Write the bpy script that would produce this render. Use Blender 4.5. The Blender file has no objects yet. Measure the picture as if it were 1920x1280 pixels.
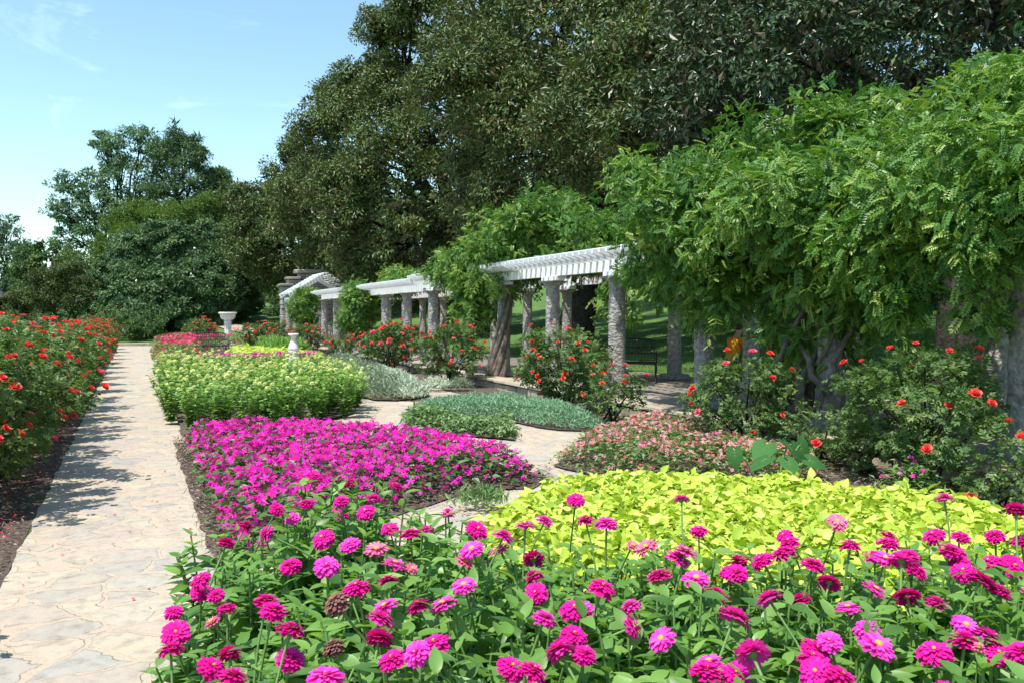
import bpy, math, random
import numpy as np
from mathutils import Vector

rng = np.random.default_rng(11)
random.seed(11)
PI = math.pi
SC = bpy.context.scene
COL = SC.collection

# ------------------------------------------------------------------ camera geometry
EYE = np.array([0.0, 0.0, 1.70])
YAW = math.radians(23.93)
PITCH = math.radians(1.79)
FPX = 1600.0                                   # focal length in pixels of a 1920 wide frame
FW = np.array([math.sin(YAW), math.cos(YAW), 0.0])
RT = np.array([math.cos(YAW), -math.sin(YAW), 0.0])
FWD = FW * math.cos(PITCH) + np.array([0, 0, -math.sin(PITCH)])
UPV = FW * math.sin(PITCH) + np.array([0, 0, math.cos(PITCH)])


def ray(px, py):
    u, v = (px - 960) / FPX, (py - 640) / FPX
    return FWD + u * RT - v * UPV


def at(px, py, z=0.0):
    """point at height z seen at that place of the survey photograph"""
    r = ray(px, py)
    t = (z - EYE[2]) / r[2]
    return EYE + t * r


def far(px, py, d):
    return EYE + d * ray(px, py)


def terrain(x, y):
    x = np.asarray(x, float); y = np.asarray(y, float)
    a = np.clip(x - 12.2, 0, 40)
    b = np.clip(y - 54.0, 0, 60)
    return 0.085 * a + 0.0022 * a * a + (0.022 + 0.075 * np.clip((x - .5) / 4.5, 0, 1)) * b


# ------------------------------------------------------------------ materials
def new_mat(name):
    m = bpy.data.materials.new(name); m.use_nodes = True
    nt = m.node_tree
    for n in list(nt.nodes):
        nt.nodes.remove(n)
    out = nt.nodes.new('ShaderNodeOutputMaterial')
    return m, nt, out


def ramp(nt, stops, interp='LINEAR'):
    r = nt.nodes.new('ShaderNodeValToRGB')
    cr = r.color_ramp; cr.interpolation = interp
    while len(cr.elements) < len(stops):
        cr.elements.new(0.5)
    for e, (p, c) in zip(cr.elements, stops):
        e.position = p; e.color = (c[0], c[1], c[2], 1)
    return r


def leaf_mat(name, stops, rough=0.5, trans=0.3, spec=0.4, under=None, tcol=None):
    m, nt, out = new_mat(name)
    L = nt.links.new
    a = nt.nodes.new('ShaderNodeAttribute'); a.attribute_name = 'tint'
    r = ramp(nt, stops); L(a.outputs['Fac'], r.inputs[0])
    col = r.outputs[0]
    if under:
        g = nt.nodes.new('ShaderNodeNewGeometry')
        mx = nt.nodes.new('ShaderNodeMix'); mx.data_type = 'RGBA'
        L(g.outputs['Backfacing'], mx.inputs[0]); L(col, mx.inputs[6]); mx.inputs[7].default_value = (*under, 1)
        col = mx.outputs[2]
    p = nt.nodes.new('ShaderNodeBsdfPrincipled')
    L(col, p.inputs['Base Color']); p.inputs['Roughness'].default_value = rough
    p.inputs['Specular IOR Level'].default_value = spec
    if trans > 0:
        t = nt.nodes.new('ShaderNodeBsdfTranslucent')
        hs = nt.nodes.new('ShaderNodeMix'); hs.data_type = 'RGBA'; hs.blend_type = 'MULTIPLY'
        hs.inputs[0].default_value = 1.0; L(r.outputs[0], hs.inputs[6])
        hs.inputs[7].default_value = (*(tcol or (1.5, 1.5, 0.7)), 1)
        L(hs.outputs[2], t.inputs['Color'])
        ms = nt.nodes.new('ShaderNodeMixShader'); ms.inputs[0].default_value = trans
        L(p.outputs[0], ms.inputs[1]); L(t.outputs[0], ms.inputs[2]); L(ms.outputs[0], out.inputs[0])
    else:
        L(p.outputs[0], out.inputs[0])
    return m


def noise_mat(name, stops, scale=5.0, detail=6.0, rough=0.8, bump=0.3, bscale=None, spec=0.3, dist=0.02, rough_noise=0.6):
    m, nt, out = new_mat(name); L = nt.links.new
    tc = nt.nodes.new('ShaderNodeTexCoord')
    n = nt.nodes.new('ShaderNodeTexNoise'); n.inputs['Scale'].default_value = scale
    n.inputs['Detail'].default_value = detail; n.inputs['Roughness'].default_value = rough_noise
    L(tc.outputs['Object'], n.inputs['Vector'])
    r = ramp(nt, stops); L(n.outputs['Fac'], r.inputs[0])
    p = nt.nodes.new('ShaderNodeBsdfPrincipled'); p.inputs['Roughness'].default_value = rough
    p.inputs['Specular IOR Level'].default_value = spec
    L(r.outputs[0], p.inputs['Base Color'])
    if bump:
        n2 = nt.nodes.new('ShaderNodeTexNoise'); n2.inputs['Scale'].default_value = bscale or scale * 4
        n2.inputs['Detail'].default_value = 5
        L(tc.outputs['Object'], n2.inputs['Vector'])
        b = nt.nodes.new('ShaderNodeBump'); b.inputs['Strength'].default_value = bump; b.inputs['Distance'].default_value = dist
        L(n2.outputs['Fac'], b.inputs['Height']); L(b.outputs[0], p.inputs['Normal'])
    L(p.outputs[0], out.inputs[0])
    return m


def stone_path_mat(name, tone=1.0):
    """crazy paving: irregular flat stones of grey, lilac and tan set in pale sandy mortar"""
    m, nt, out = new_mat(name); L = nt.links.new
    N = nt.nodes.new
    tc = N('ShaderNodeTexCoord')
    mp = N('ShaderNodeMapping'); mp.inputs['Scale'].default_value = (2.8, 3.1, 2.0)
    L(tc.outputs['Object'], mp.inputs[0])
    wn = N('ShaderNodeTexNoise'); wn.inputs['Scale'].default_value = 1.6; wn.inputs['Detail'].default_value = 4
    L(mp.outputs[0], wn.inputs['Vector'])
    sub = N('ShaderNodeVectorMath'); sub.operation = 'MULTIPLY_ADD'
    sub.inputs[1].default_value = (0.55, 0.55, 0.0)
    L(wn.outputs['Color'], sub.inputs[0]); L(mp.outputs[0], sub.inputs[2])
    v = N('ShaderNodeTexVoronoi'); v.feature = 'DISTANCE_TO_EDGE'; v.inputs['Scale'].default_value = 1.0
    v2 = N('ShaderNodeTexVoronoi'); v2.feature = 'F1'; v2.inputs['Scale'].default_value = 1.0
    L(sub.outputs[0], v.inputs['Vector']); L(sub.outputs[0], v2.inputs['Vector'])
    sep = N('ShaderNodeSeparateColor'); L(v2.outputs['Color'], sep.inputs[0])
    st = ramp(nt, [(0.0, (.36, .35, .32)), (.2, (.45, .40, .33)), (.4, (.52, .45, .34)), (.6, (.41, .39, .35)), (.8, (.47, .39, .32)), (1, (.54, .46, .35))])
    L(sep.outputs[0], st.inputs[0])
    fn = N('ShaderNodeTexNoise'); fn.inputs['Scale'].default_value = 9; fn.inputs['Detail'].default_value = 7; fn.inputs['Roughness'].default_value = .65
    L(tc.outputs['Object'], fn.inputs['Vector'])
    fr = ramp(nt, [(.25, (.62, .60, .60)), (.5, (1, 1, 1)), (.75, (1.18, 1.1, 1.0))])
    L(fn.outputs['Fac'], fr.inputs[0])
    mul = N('ShaderNodeMix'); mul.data_type = 'RGBA'; mul.blend_type = 'MULTIPLY'; mul.inputs[0].default_value = 1
    L(st.outputs[0], mul.inputs[6]); L(fr.outputs[0], mul.inputs[7])
    # joint width varies with a slow noise
    jn = N('ShaderNodeTexNoise'); jn.inputs['Scale'].default_value = 2.3; jn.inputs['Detail'].default_value = 2
    L(tc.outputs['Object'], jn.inputs['Vector'])
    jw = N('ShaderNodeMapRange'); jw.inputs[1].default_value = .3; jw.inputs[2].default_value = .75; jw.inputs[3].default_value = .012; jw.inputs[4].default_value = .105
    L(jn.outputs['Fac'], jw.inputs[0])
    ed = N('ShaderNodeTexNoise'); ed.inputs['Scale'].default_value = 14; ed.inputs['Detail'].default_value = 3
    L(tc.outputs['Object'], ed.inputs['Vector'])
    ea = N('ShaderNodeMath'); ea.operation = 'MULTIPLY_ADD'; ea.inputs[1].default_value = .07; ea.inputs[2].default_value = -.035
    L(ed.outputs['Fac'], ea.inputs[0])
    dd = N('ShaderNodeMath'); dd.operation = 'ADD'; L(v.outputs['Distance'], dd.inputs[0]); L(ea.outputs[0], dd.inputs[1])
    lo = N('ShaderNodeMath'); lo.operation = 'SUBTRACT'; lo.inputs[1].default_value = .012; L(jw.outputs[0], lo.inputs[0])
    mr = N('ShaderNodeMapRange'); L(dd.outputs[0], mr.inputs[0]); L(lo.outputs[0], mr.inputs[1]); L(jw.outputs[0], mr.inputs[2])
    sn = N('ShaderNodeTexNoise'); sn.inputs['Scale'].default_value = 120; sn.inputs['Detail'].default_value = 3
    L(tc.outputs['Object'], sn.inputs['Vector'])
    sr = ramp(nt, [(.3, (.44, .35, .26)), (.7, (.57, .47, .37))]); L(sn.outputs['Fac'], sr.inputs[0])
    mx = N('ShaderNodeMix'); mx.data_type = 'RGBA'
    L(mr.outputs[0], mx.inputs[0]); L(sr.outputs[0], mx.inputs[6]); L(mul.outputs[2], mx.inputs[7])
    # thin dark crack along the stone edge
    cr = N('ShaderNodeMath'); cr.operation = 'SUBTRACT'; L(dd.outputs[0], cr.inputs[0]); L(jw.outputs[0], cr.inputs[1])
    ab = N('ShaderNodeMath'); ab.operation = 'ABSOLUTE'; L(cr.outputs[0], ab.inputs[0])
    cn = N('ShaderNodeMapRange'); cn.inputs[1].default_value = .0; cn.inputs[2].default_value = .011; cn.inputs[3].default_value = .68; cn.inputs[4].default_value = 1.0
    L(ab.outputs[0], cn.inputs[0])
    # only here and there
    c2 = N('ShaderNodeMapRange'); c2.inputs[1].default_value = .48; c2.inputs[2].default_value = .6; c2.inputs[3].default_value = 1.0; c2.inputs[4].default_value = .0
    L(wn.outputs['Fac'], c2.inputs[0])
    cm = N('ShaderNodeMath'); cm.operation = 'MAXIMUM'; L(cn.outputs[0], cm.inputs[0]); L(c2.outputs[0], cm.inputs[1])
    m3 = N('ShaderNodeMix'); m3.data_type = 'RGBA'; m3.blend_type = 'MULTIPLY'; m3.inputs[0].default_value = 1
    L(mx.outputs[2], m3.inputs[6]); L(cm.outputs[0], m3.inputs[7])
    m4 = N('ShaderNodeMix'); m4.data_type = 'RGBA'; m4.blend_type = 'MULTIPLY'; m4.inputs[0].default_value = 1
    m4.inputs[7].default_value = (tone, tone, tone, 1); L(m3.outputs[2], m4.inputs[6])
    p = N('ShaderNodeBsdfPrincipled'); p.inputs['Roughness'].default_value = .85; p.inputs['Specular IOR Level'].default_value = .25
    L(m4.outputs[2], p.inputs['Base Color'])
    hm = N('ShaderNodeMath'); hm.operation = 'MULTIPLY_ADD'; hm.inputs[1].default_value = .5
    L(mr.outputs[0], hm.inputs[0]); L(fn.outputs['Fac'], hm.inputs[2])
    b = N('ShaderNodeBump'); b.inputs['Strength'].default_value = .7; b.inputs['Distance'].default_value = .02
    L(hm.outputs[0], b.inputs['Height']); L(b.outputs[0], p.inputs['Normal'])
    L(p.outputs[0], out.inputs[0])
    return m


M = {}
M['zinnia_leaf'] = leaf_mat('zinnia_leaf', [(0, (.055, .14, .03)), (.35, (.115, .25, .05)), (.7, (.19, .36, .075)), (1, (.27, .44, .11))], .42, .38, .5)
M['stem_green'] = leaf_mat('stem_green', [(0, (.10, .20, .05)), (1, (.16, .28, .08))], .6, 0)
M['petal_magenta'] = leaf_mat('petal_magenta', [(0, (.50, .006, .16)), (.5, (.69, .012, .29)), (1, (.80, .035, .42))], .65, .25, .12, tcol=(1.3, 1, 1.2))
M['petal_pink'] = leaf_mat('petal_pink', [(0, (.74, .022, .36)), (.5, (.83, .05, .48)), (1, (.88, .14, .60))], .65, .25, .12, tcol=(1.2, 1, 1.1))
M['petal_pale'] = leaf_mat('petal_pale', [(0, (.62, .06, .22)), (.6, (.74, .17, .32)), (1, (.76, .34, .34))], .7, .2, .1, tcol=(1.1, 1, 1))
M['petal_dry'] = leaf_mat('petal_dry', [(0, (.13, .05, .05)), (.6, (.22, .10, .09)), (1, (.30, .17, .12))], .8, .1, .1)
M['flower_eye'] = leaf_mat('flower_eye', [(0, (.55, .20, .03)), (1, (.75, .42, .05))], .8, 0)
M['impatiens_leaf'] = leaf_mat('impatiens_leaf', [(0, (.03, .075, .022)), (.6, (.07, .15, .035)), (1, (.15, .25, .06))], .4, .25, .45)
M['impatiens_petal'] = leaf_mat('impatiens_petal', [(0, (.58, .006, .24)), (.55, (.74, .015, .40)), (1, (.85, .05, .54))], .6, .25, .12, tcol=(1.2, 1, 1.2))
M['lime_leaf'] = leaf_mat('lime_leaf', [(0, (.22, .36, .03)), (.3, (.42, .56, .06)), (.7, (.56, .67, .10)), (1, (.70, .75, .22))], .5, .3, .35, tcol=(1.15, 1.15, .6))
M['vinca_leaf'] = leaf_mat('vinca_leaf', [(0, (.06, .13, .03)), (.6, (.13, .23, .06)), (1, (.22, .32, .11))], .4, .25, .45)
M['vinca_petal'] = leaf_mat('vinca_petal', [(0, (.62, .10, .14)), (.45, (.66, .20, .22)), (.75, (.72, .40, .42)), (1, (.62, .13, .34))], .6, .2, .15, tcol=(1.1, 1, 1))
M['teal_leaf'] = leaf_mat('teal_leaf', [(0, (.12, .25, .13)), (.5, (.21, .37, .21)), (1, (.33, .48, .32))], .6, .2, .25, tcol=(1.1, 1.2, .9))
M['basil_leaf'] = leaf_mat('basil_leaf', [(0, (.08, .15, .055)), (.5, (.14, .24, .085)), (1, (.23, .34, .14))], .5, .25, .35)
M['silver_leaf'] = leaf_mat('silver_leaf', [(0, (.34, .42, .30)), (.5, (.50, .58, .44)), (1, (.64, .70, .57))], .8, .2, .1, tcol=(1, 1, .9))
M['grey_leaf'] = leaf_mat('grey_leaf', [(0, (.15, .20, .13)), (.5, (.24, .31, .20)), (1, (.33, .38, .26))], .8, .2, .1, tcol=(1, 1, .9))
M['brown_leaf'] = leaf_mat('brown_leaf', [(0, (.14, .14, .08)), (.5, (.22, .21, .12)), (1, (.30, .27, .17))], .8, .2, .1, tcol=(1, 1, .9))
M['yzin_leaf'] = leaf_mat('yzin_leaf', [(0, (.10, .22, .05)), (.5, (.18, .33, .075)), (1, (.29, .45, .12))], .5, .3, .35)
M['yzin_petal'] = leaf_mat('yzin_petal', [(0, (.56, .66, .16)), (.5, (.68, .73, .27)), (1, (.78, .79, .45))], .6, .2, .15, tcol=(1, 1, .8))
M['rose_leaf'] = leaf_mat('rose_leaf', [(0, (.045, .10, .028)), (.45, (.10, .18, .048)), (.85, (.20, .27, .085)), (1, (.32, .26, .11))], .45, .3, .35)
M['rose_petal'] = leaf_mat('rose_petal', [(0, (.74, .04, .035)), (.5, (.86, .085, .07)), (1, (.92, .20, .16))], .55, .2, .2, tcol=(1.1, 1, 1))
M['rose_petal_pink'] = leaf_mat('rose_petal_pink', [(0, (.78, .06, .12)), (.5, (.88, .12, .22)), (1, (.92, .28, .34))], .55, .2, .2, tcol=(1.1, 1, 1))
M['wisteria_leaf'] = leaf_mat('wisteria_leaf', [(0, (.028, .085, .016)), (.35, (.066, .17, .026)), (.7, (.14, .275, .042)), (1, (.34, .42, .095))], .42, .25, .4, tcol=(1.5, 1.5, .6))
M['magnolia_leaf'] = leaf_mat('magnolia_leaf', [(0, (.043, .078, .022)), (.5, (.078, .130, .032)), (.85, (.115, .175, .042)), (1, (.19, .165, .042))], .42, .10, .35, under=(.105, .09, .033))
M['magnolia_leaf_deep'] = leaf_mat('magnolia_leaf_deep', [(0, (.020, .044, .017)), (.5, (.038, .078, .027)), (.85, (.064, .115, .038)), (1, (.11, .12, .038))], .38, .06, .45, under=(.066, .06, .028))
M['oak_leaf'] = leaf_mat('oak_leaf', [(0, (0.054, 0.116, 0.059)), (0.6, (0.109, 0.194, 0.093)), (1, (0.178, 0.279, 0.124))], .5, .25, .35)
M['conifer_leaf'] = leaf_mat('conifer_leaf', [(0, (0.039, 0.081, 0.031)), (0.6, (0.070, 0.126, 0.042)), (1, (0.119, 0.182, 0.063))], .6, .15, .3)
M['cedar_leaf'] = leaf_mat('cedar_leaf', [(0, (0.057, 0.109, 0.017)), (0.6, (0.095, 0.162, 0.027)), (1, (0.152, 0.228, 0.038))], .6, .25, .3)
M['dome_leaf'] = leaf_mat('dome_leaf', [(0, (.045, .095, .040)), (.6, (.09, .165, .065)), (1, (.16, .24, .10))], .5, .18, .3)
M['shrub_leaf'] = leaf_mat('shrub_leaf', [(0, (0.043, 0.088, 0.027)), (0.6, (0.081, 0.149, 0.041)), (1, (0.149, 0.216, 0.054))], .5, .2, .35)
M['olive_leaf'] = leaf_mat('olive_leaf', [(0, (.035, .058, .014)), (.6, (.066, .095, .022)), (1, (.11, .14, .032))], .5, .2, .3)
M['bluish_leaf'] = leaf_mat('bluish_leaf', [(0, (.06, .11, .07)), (.6, (.10, .17, .105)), (1, (.16, .24, .15))], .5, .25, .35)
M['ear_leaf'] = leaf_mat('ear_leaf', [(0, (.035, .12, .035)), (1, (.06, .175, .045))], .6, .3, .15)
M['bark'] = noise_mat('bark', [(.3, (.018, .015, .012)), (.7, (.062, .052, .043))], 6, 7, .95, 1.0, 14, spec=.1, dist=.08)
M['bark_pale'] = noise_mat('bark_pale', [(.3, (.13, .11, .09)), (.7, (.30, .26, .22))], 8, 6, .9, .6, 26)
M['vine_bark'] = noise_mat('vine_bark', [(.3, (.07, .058, .046)), (.7, (.22, .185, .15))], 9, 6, .9, .6, 30)
M['granite'] = noise_mat('granite', [(.28, (.16, .15, .14)), (.5, (.33, .31, .29)), (.72, (.50, .48, .45))], 14, 8, .85, 1.0, 19, dist=.07)
M['wallstone'] = noise_mat('wallstone', [(.3, (.20, .18, .18)), (.55, (.33, .29, .27)), (.75, (.42, .37, .32))], 3.2, 8, .9, .8, 18, dist=.03)
M['kerbstone'] = noise_mat('kerbstone', [(.3, (.24, .20, .15)), (.55, (.40, .34, .26)), (.75, (.50, .43, .33))], 2.4, 8, .9, .7, 16, dist=.02)
M['white_paint'] = noise_mat('white_paint', [(.35, (.74, .75, .76)), (.65, (.82, .83, .84))], 5, 4, .55, .08, 40, dist=.004)
M['white_stone'] = noise_mat('white_stone', [(.3, (.55, .54, .52)), (.6, (.72, .72, .71)), (.8, (.78, .78, .77))], 9, 6, .8, .4, 30, dist=.01)
M['iron'] = noise_mat('iron', [(.3, (.010, .011, .011)), (.7, (.025, .026, .026))], 20, 3, .45, .1, 60, spec=.5, dist=.003)
M['bronze'] = noise_mat('bronze', [(.3, (.08, .07, .045)), (.7, (.16, .13, .07))], 20, 3, .5, 0)
M['mulch'] = noise_mat('mulch', [(.3, (.05, .033, .025)), (.5, (.13, .095, .075)), (.72, (.26, .21, .175))], 30, 9, .95, 1.0, 60, dist=.04, rough_noise=.75)
M['lawn'] = noise_mat('lawn', [(.3, (.055, .12, .028)), (.5, (.085, .17, .036)), (.7, (.12, .21, .05))], 1.2, 10, .9, .7, 60, dist=.05, rough_noise=.75)
M['grass_blade'] = leaf_mat('grass_blade', [(0, (.06, .14, .03)), (1, (.15, .26, .06))], .55, .3, .3)
M['path'] = stone_path_mat('crazy_paving', .84)
M['walk'] = noise_mat('walk', [(.3, (.22, .19, .16)), (.7, (.36, .31, .26))], 3, 8, .9, .5, 30)
M['gravelpath'] = noise_mat('gravelpath', [(.3, (.28, .22, .17)), (.7, (.46, .38, .30))], 2, 8, .9, .5, 30)
M['skin'] = noise_mat('skin', [(.3, (.42, .22, .15)), (.7, (.48, .26, .18))], 10, 3, .6, 0)
M['shirt'] = noise_mat('shirt', [(.3, (.50, .19, .010)), (.7, (.60, .25, .015))], 4, 3, .8, .2, 14)
M['trousers'] = noise_mat('trousers', [(.3, (.05, .035, .03)), (.7, (.09, .06, .05))], 6, 3, .85, .2, 20)
M['hair'] = noise_mat('hair', [(.3, (.03, .018, .012)), (.7, (.07, .04, .025))], 30, 3, .6, .3, 60)
M['roof_shingle'] = noise_mat('roof_shingle', [(.3, (.05, .045, .045)), (.7, (.10, .09, .09))], 8, 5, .9, .3, 30)
M['house_wall'] = noise_mat('house_wall', [(.3, (.22, .20, .18)), (.7, (.32, .29, .26))], 3, 5, .9, .2, 30)
M['window_glass'] = noise_mat('window_glass', [(.3, (.02, .025, .03)), (.7, (.03, .035, .04))], 2, 2, .1, 0, spec=.6)
M['petal_fallen'] = leaf_mat('petal_fallen', [(0, (.50, .02, .05)), (.7, (.65, .05, .12)), (1, (.55, .18, .16))], .7, .1, .1)
M['chips'] = leaf_mat('chips', [(0, (.035, .022, .016)), (.4, (.11, .08, .06)), (.8, (.25, .19, .15)), (1, (.40, .33, .28))], .95, 0, .15)


# ------------------------------------------------------------------ mesh building
class MB:
    def __init__(s):
        s.v = []; s.f = []; s.m = []; s.t = []; s.s = []; s.n = 0

    def add(s, v, f, mat=0, tint=None, smooth=False):
        """v (n,3); f (k,c) index array with c corners"""
        v = np.asarray(v, float).reshape(-1, 3); f = np.asarray(f, int)
        if len(f) == 0: return
        s.v.append(v); s.f.append(f + s.n); s.n += len(v)
        s.m.append(np.full(len(f), mat, np.int32))
        s.t.append(np.full(len(f), .5) if tint is None else np.broadcast_to(np.asarray(tint, float), (len(f),)))
        s.s.append(np.full(len(f), bool(smooth)))

    def build(s, name, mats, parent=None, origin=(0, 0, 0)):
        me = mesh_from(s, name, mats, origin)
        return link(name, me, parent)


def mesh_from(s, name, mats, origin=(0, 0, 0)):
    me = bpy.data.meshes.new(name)
    v = np.concatenate(s.v) - np.asarray(origin, float)
    loops = np.concatenate([f.ravel() for f in s.f]).astype(np.int32)
    tot = np.concatenate([np.full(len(f), f.shape[1]) for f in s.f])
    start = np.concatenate([[0], np.cumsum(tot)[:-1]]).astype(np.int32)
    me.vertices.add(len(v)); me.vertices.foreach_set('co', v.ravel().astype(np.float32))
    me.loops.add(len(loops)); me.loops.foreach_set('vertex_index', loops)
    me.polygons.add(len(tot)); me.polygons.foreach_set('loop_start', start)
    for mt in (mats if isinstance(mats, (list, tuple)) else [mats]):
        me.materials.append(mt)
    me.polygons.foreach_set('material_index', np.concatenate(s.m))
    me.polygons.foreach_set('use_smooth', np.concatenate(s.s))
    a = me.attributes.new('tint', 'FLOAT', 'FACE')
    a.data.foreach_set('value', np.concatenate(s.t).astype(np.float32))
    me.update(calc_edges=True)
    return me


def link(name, me, parent=None, loc=None, rot=None, scale=None):
    o = bpy.data.objects.new(name, me); COL.objects.link(o)
    if parent is not None: o.parent = parent
    if loc is not None: o.location = loc
    if rot is not None: o.rotation_euler = rot
    if scale is not None: o.scale = (scale,) * 3 if np.isscalar(scale) else scale
    return o


def thing(name, label, cat, loc=(0, 0, 0), rotz=0.0, group=None, scale=1.0):
    o = bpy.data.objects.new(name, None); COL.objects.link(o)
    o.empty_display_size = .1
    o.location = tuple(float(c) for c in loc); o.rotation_euler = (0, 0, rotz); o.scale = (scale,) * 3
    o['label'] = label; o['category'] = cat
    if group: o['group'] = group
    return o


def structure(name, mb, mats):
    o = mb.build(name, mats); o['kind'] = 'structure'; return o


def stuff(name, label, cat, mb, mats):
    o = mb.build(name, mats); o['kind'] = 'stuff'; o['label'] = label; o['category'] = cat; return o


def norm(a):
    return a / np.maximum(np.linalg.norm(a, axis=-1, keepdims=True), 1e-9)


def rdir(n):
    return norm(rng.normal(size=(n, 3)))


def frames(along, up):
    """(n,3,3): columns side, along, normal"""
    al = norm(along); sd = norm(np.cross(al, up) + 1e-6); nn = np.cross(sd, al)
    return np.stack([sd, al, nn], axis=2)


def inst(mb, tpl, pos, fr, sc, mat=0, tint=None, smooth=False):
    tv, tfs = tpl
    n = len(pos)
    if n == 0: return
    sc = np.broadcast_to(np.asarray(sc, float), (n,))
    v = np.einsum('kj,nij->nki', tv, fr) * sc[:, None, None] + pos[:, None, :]
    tint = rng.random(n) if tint is None else np.broadcast_to(tint, (n,))
    base = len(tv) * np.arange(n)
    first = True
    for tf in tfs:
        f = (tf[None] + base[:, None, None]).reshape(-1, tf.shape[1])
        t = np.repeat(tint, len(tf))
        if first:
            mb.add(v.reshape(-1, 3), f, mat, t, smooth); first = False
        else:
            off = mb.n - n * len(tv)
            mb.f.append(f + off); mb.m.append(np.full(len(f), mat, np.int32)); mb.t.append(t); mb.s.append(np.full(len(f), bool(smooth)))


# leaf templates: base at origin, length 1 along +Y, face +Z
def leaf_quad(w=.45, fold=.06, droop=.1, mid=.42):
    v = np.array([[0, 0, 0], [w / 2, mid, fold - droop * .2], [0, 1, -droop], [-w / 2, mid, fold - droop * .2]])
    return v, [np.array([[0, 1, 2], [0, 2, 3]])]


def leaf_fine(w=.4, n=4, fold=.25, droop=.25, heart=0.0, pw=.8, blunt=0.0):
    rows = []
    for i in range(n + 1):
        t = i / n
        ww = w / 2 * (math.sin(PI * min(1, t ** pw * .97 + .02)) if not blunt else math.sin(PI / 2 * min(1, t * 1.7 + .25)) * (1 if t < .8 else 1 - blunt * (t - .8) / .2 * .6))
        if heart and i == 0: ww = w / 2 * .5
        z = -droop * t * t
        yb = t - (heart if i == 0 else 0) * .0
        rows.append([(-ww, yb - (heart if i <= 1 else 0) * (1 - t) * .3, z + fold * ww), (0, t, z), (ww, yb - (heart if i <= 1 else 0) * (1 - t) * .3, z + fold * ww)])
    v = np.array([p for r in rows for p in r])
    f = []
    for i in range(n):
        a = i * 3; b = a + 3
        f += [[a, a + 1, b + 1, b], [a + 1, a + 2, b + 2, b + 1]]
    return v, [np.array(f)]


def pinnate(nl=5, w=.13, ll=.34):
    """compound leaf: nl pairs of leaflets and an end leaflet on a drooping rachis"""
    V = []; F = []
    def lf(base, d, L):
        d = np.array(d, float); d /= np.linalg.norm(d)
        sd = np.cross(d, [0, 0, 1]); sd /= np.linalg.norm(sd)
        b = np.array(base); k = len(V)
        V.extend([b, b + d * L * .45 + sd * w / 2 + [0, 0, .02], b + d * L + [0, 0, -.05], b + d * L * .45 - sd * w / 2 + [0, 0, .02]])
        F.extend([[k, k + 1, k + 2], [k, k + 2, k + 3]])
    for i in range(nl):
        t = .15 + .72 * i / (nl - 1); z = -.28 * t * t
        for s in (-1, 1):
            lf((0, t, z), (s, .55, -.18), ll * (1 - .25 * abs(t - .5)))
    lf((0, .9, -.23), (0, 1, -.5), ll)
    return np.array(V), [np.array(F)]


def five_petal(w=.62, cup=.12):
    V = [[0, 0, 0]]; F = []
    for i in range(5):
        a = 2 * PI * i / 5
        c, s = math.cos(a), math.sin(a); k = len(V)
        for (r, q, z) in ((.55, -w / 2 * .8, cup * .5), (1.0, -w / 4, cup), (1.0, w / 4, cup), (.55, w / 2 * .8, cup * .5)):
            V.append([c * r - s * q, s * r + c * q, z])
        F += [[0, k, k + 1], [0, k + 1, k + 2], [0, k + 2, k + 3]]
    return np.array(V, float), [np.array(F)]


def tube(mb, pts, rad, n=7, mat=0, tint=.5, cap=True, smooth=True):
    pts = np.asarray(pts, float); k = len(pts)
    rad = np.broadcast_to(np.asarray(rad, float), (k,))
    tg = norm(np.gradient(pts, axis=0))
    ref = np.array([0, 0, 1.0]) if abs(tg[0][2]) < .9 else np.array([1.0, 0, 0])
    V = []
    a = np.linspace(0, 2 * PI, n, endpoint=False)
    u = norm(np.cross(tg[0], ref))
    for i in range(k):
        u = norm(u - np.dot(u, tg[i]) * tg[i]); w = np.cross(tg[i], u)
        V.append(pts[i] + rad[i] * (np.cos(a)[:, None] * u + np.sin(a)[:, None] * w))
    V = np.concatenate(V)
    i, j = np.meshgrid(np.arange(k - 1), np.arange(n), indexing='ij')
    j2 = (j + 1) % n
    F = np.stack([i * n + j, i * n + j2, (i + 1) * n + j2, (i + 1) * n + j], -1).reshape(-1, 4)
    mb.add(V, F, mat, tint, smooth)
    if cap:
        mb.add(V[-n:], np.arange(n)[None], mat, tint); mb.add(V[:n], np.arange(n)[None, ::-1], mat, tint)


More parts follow.
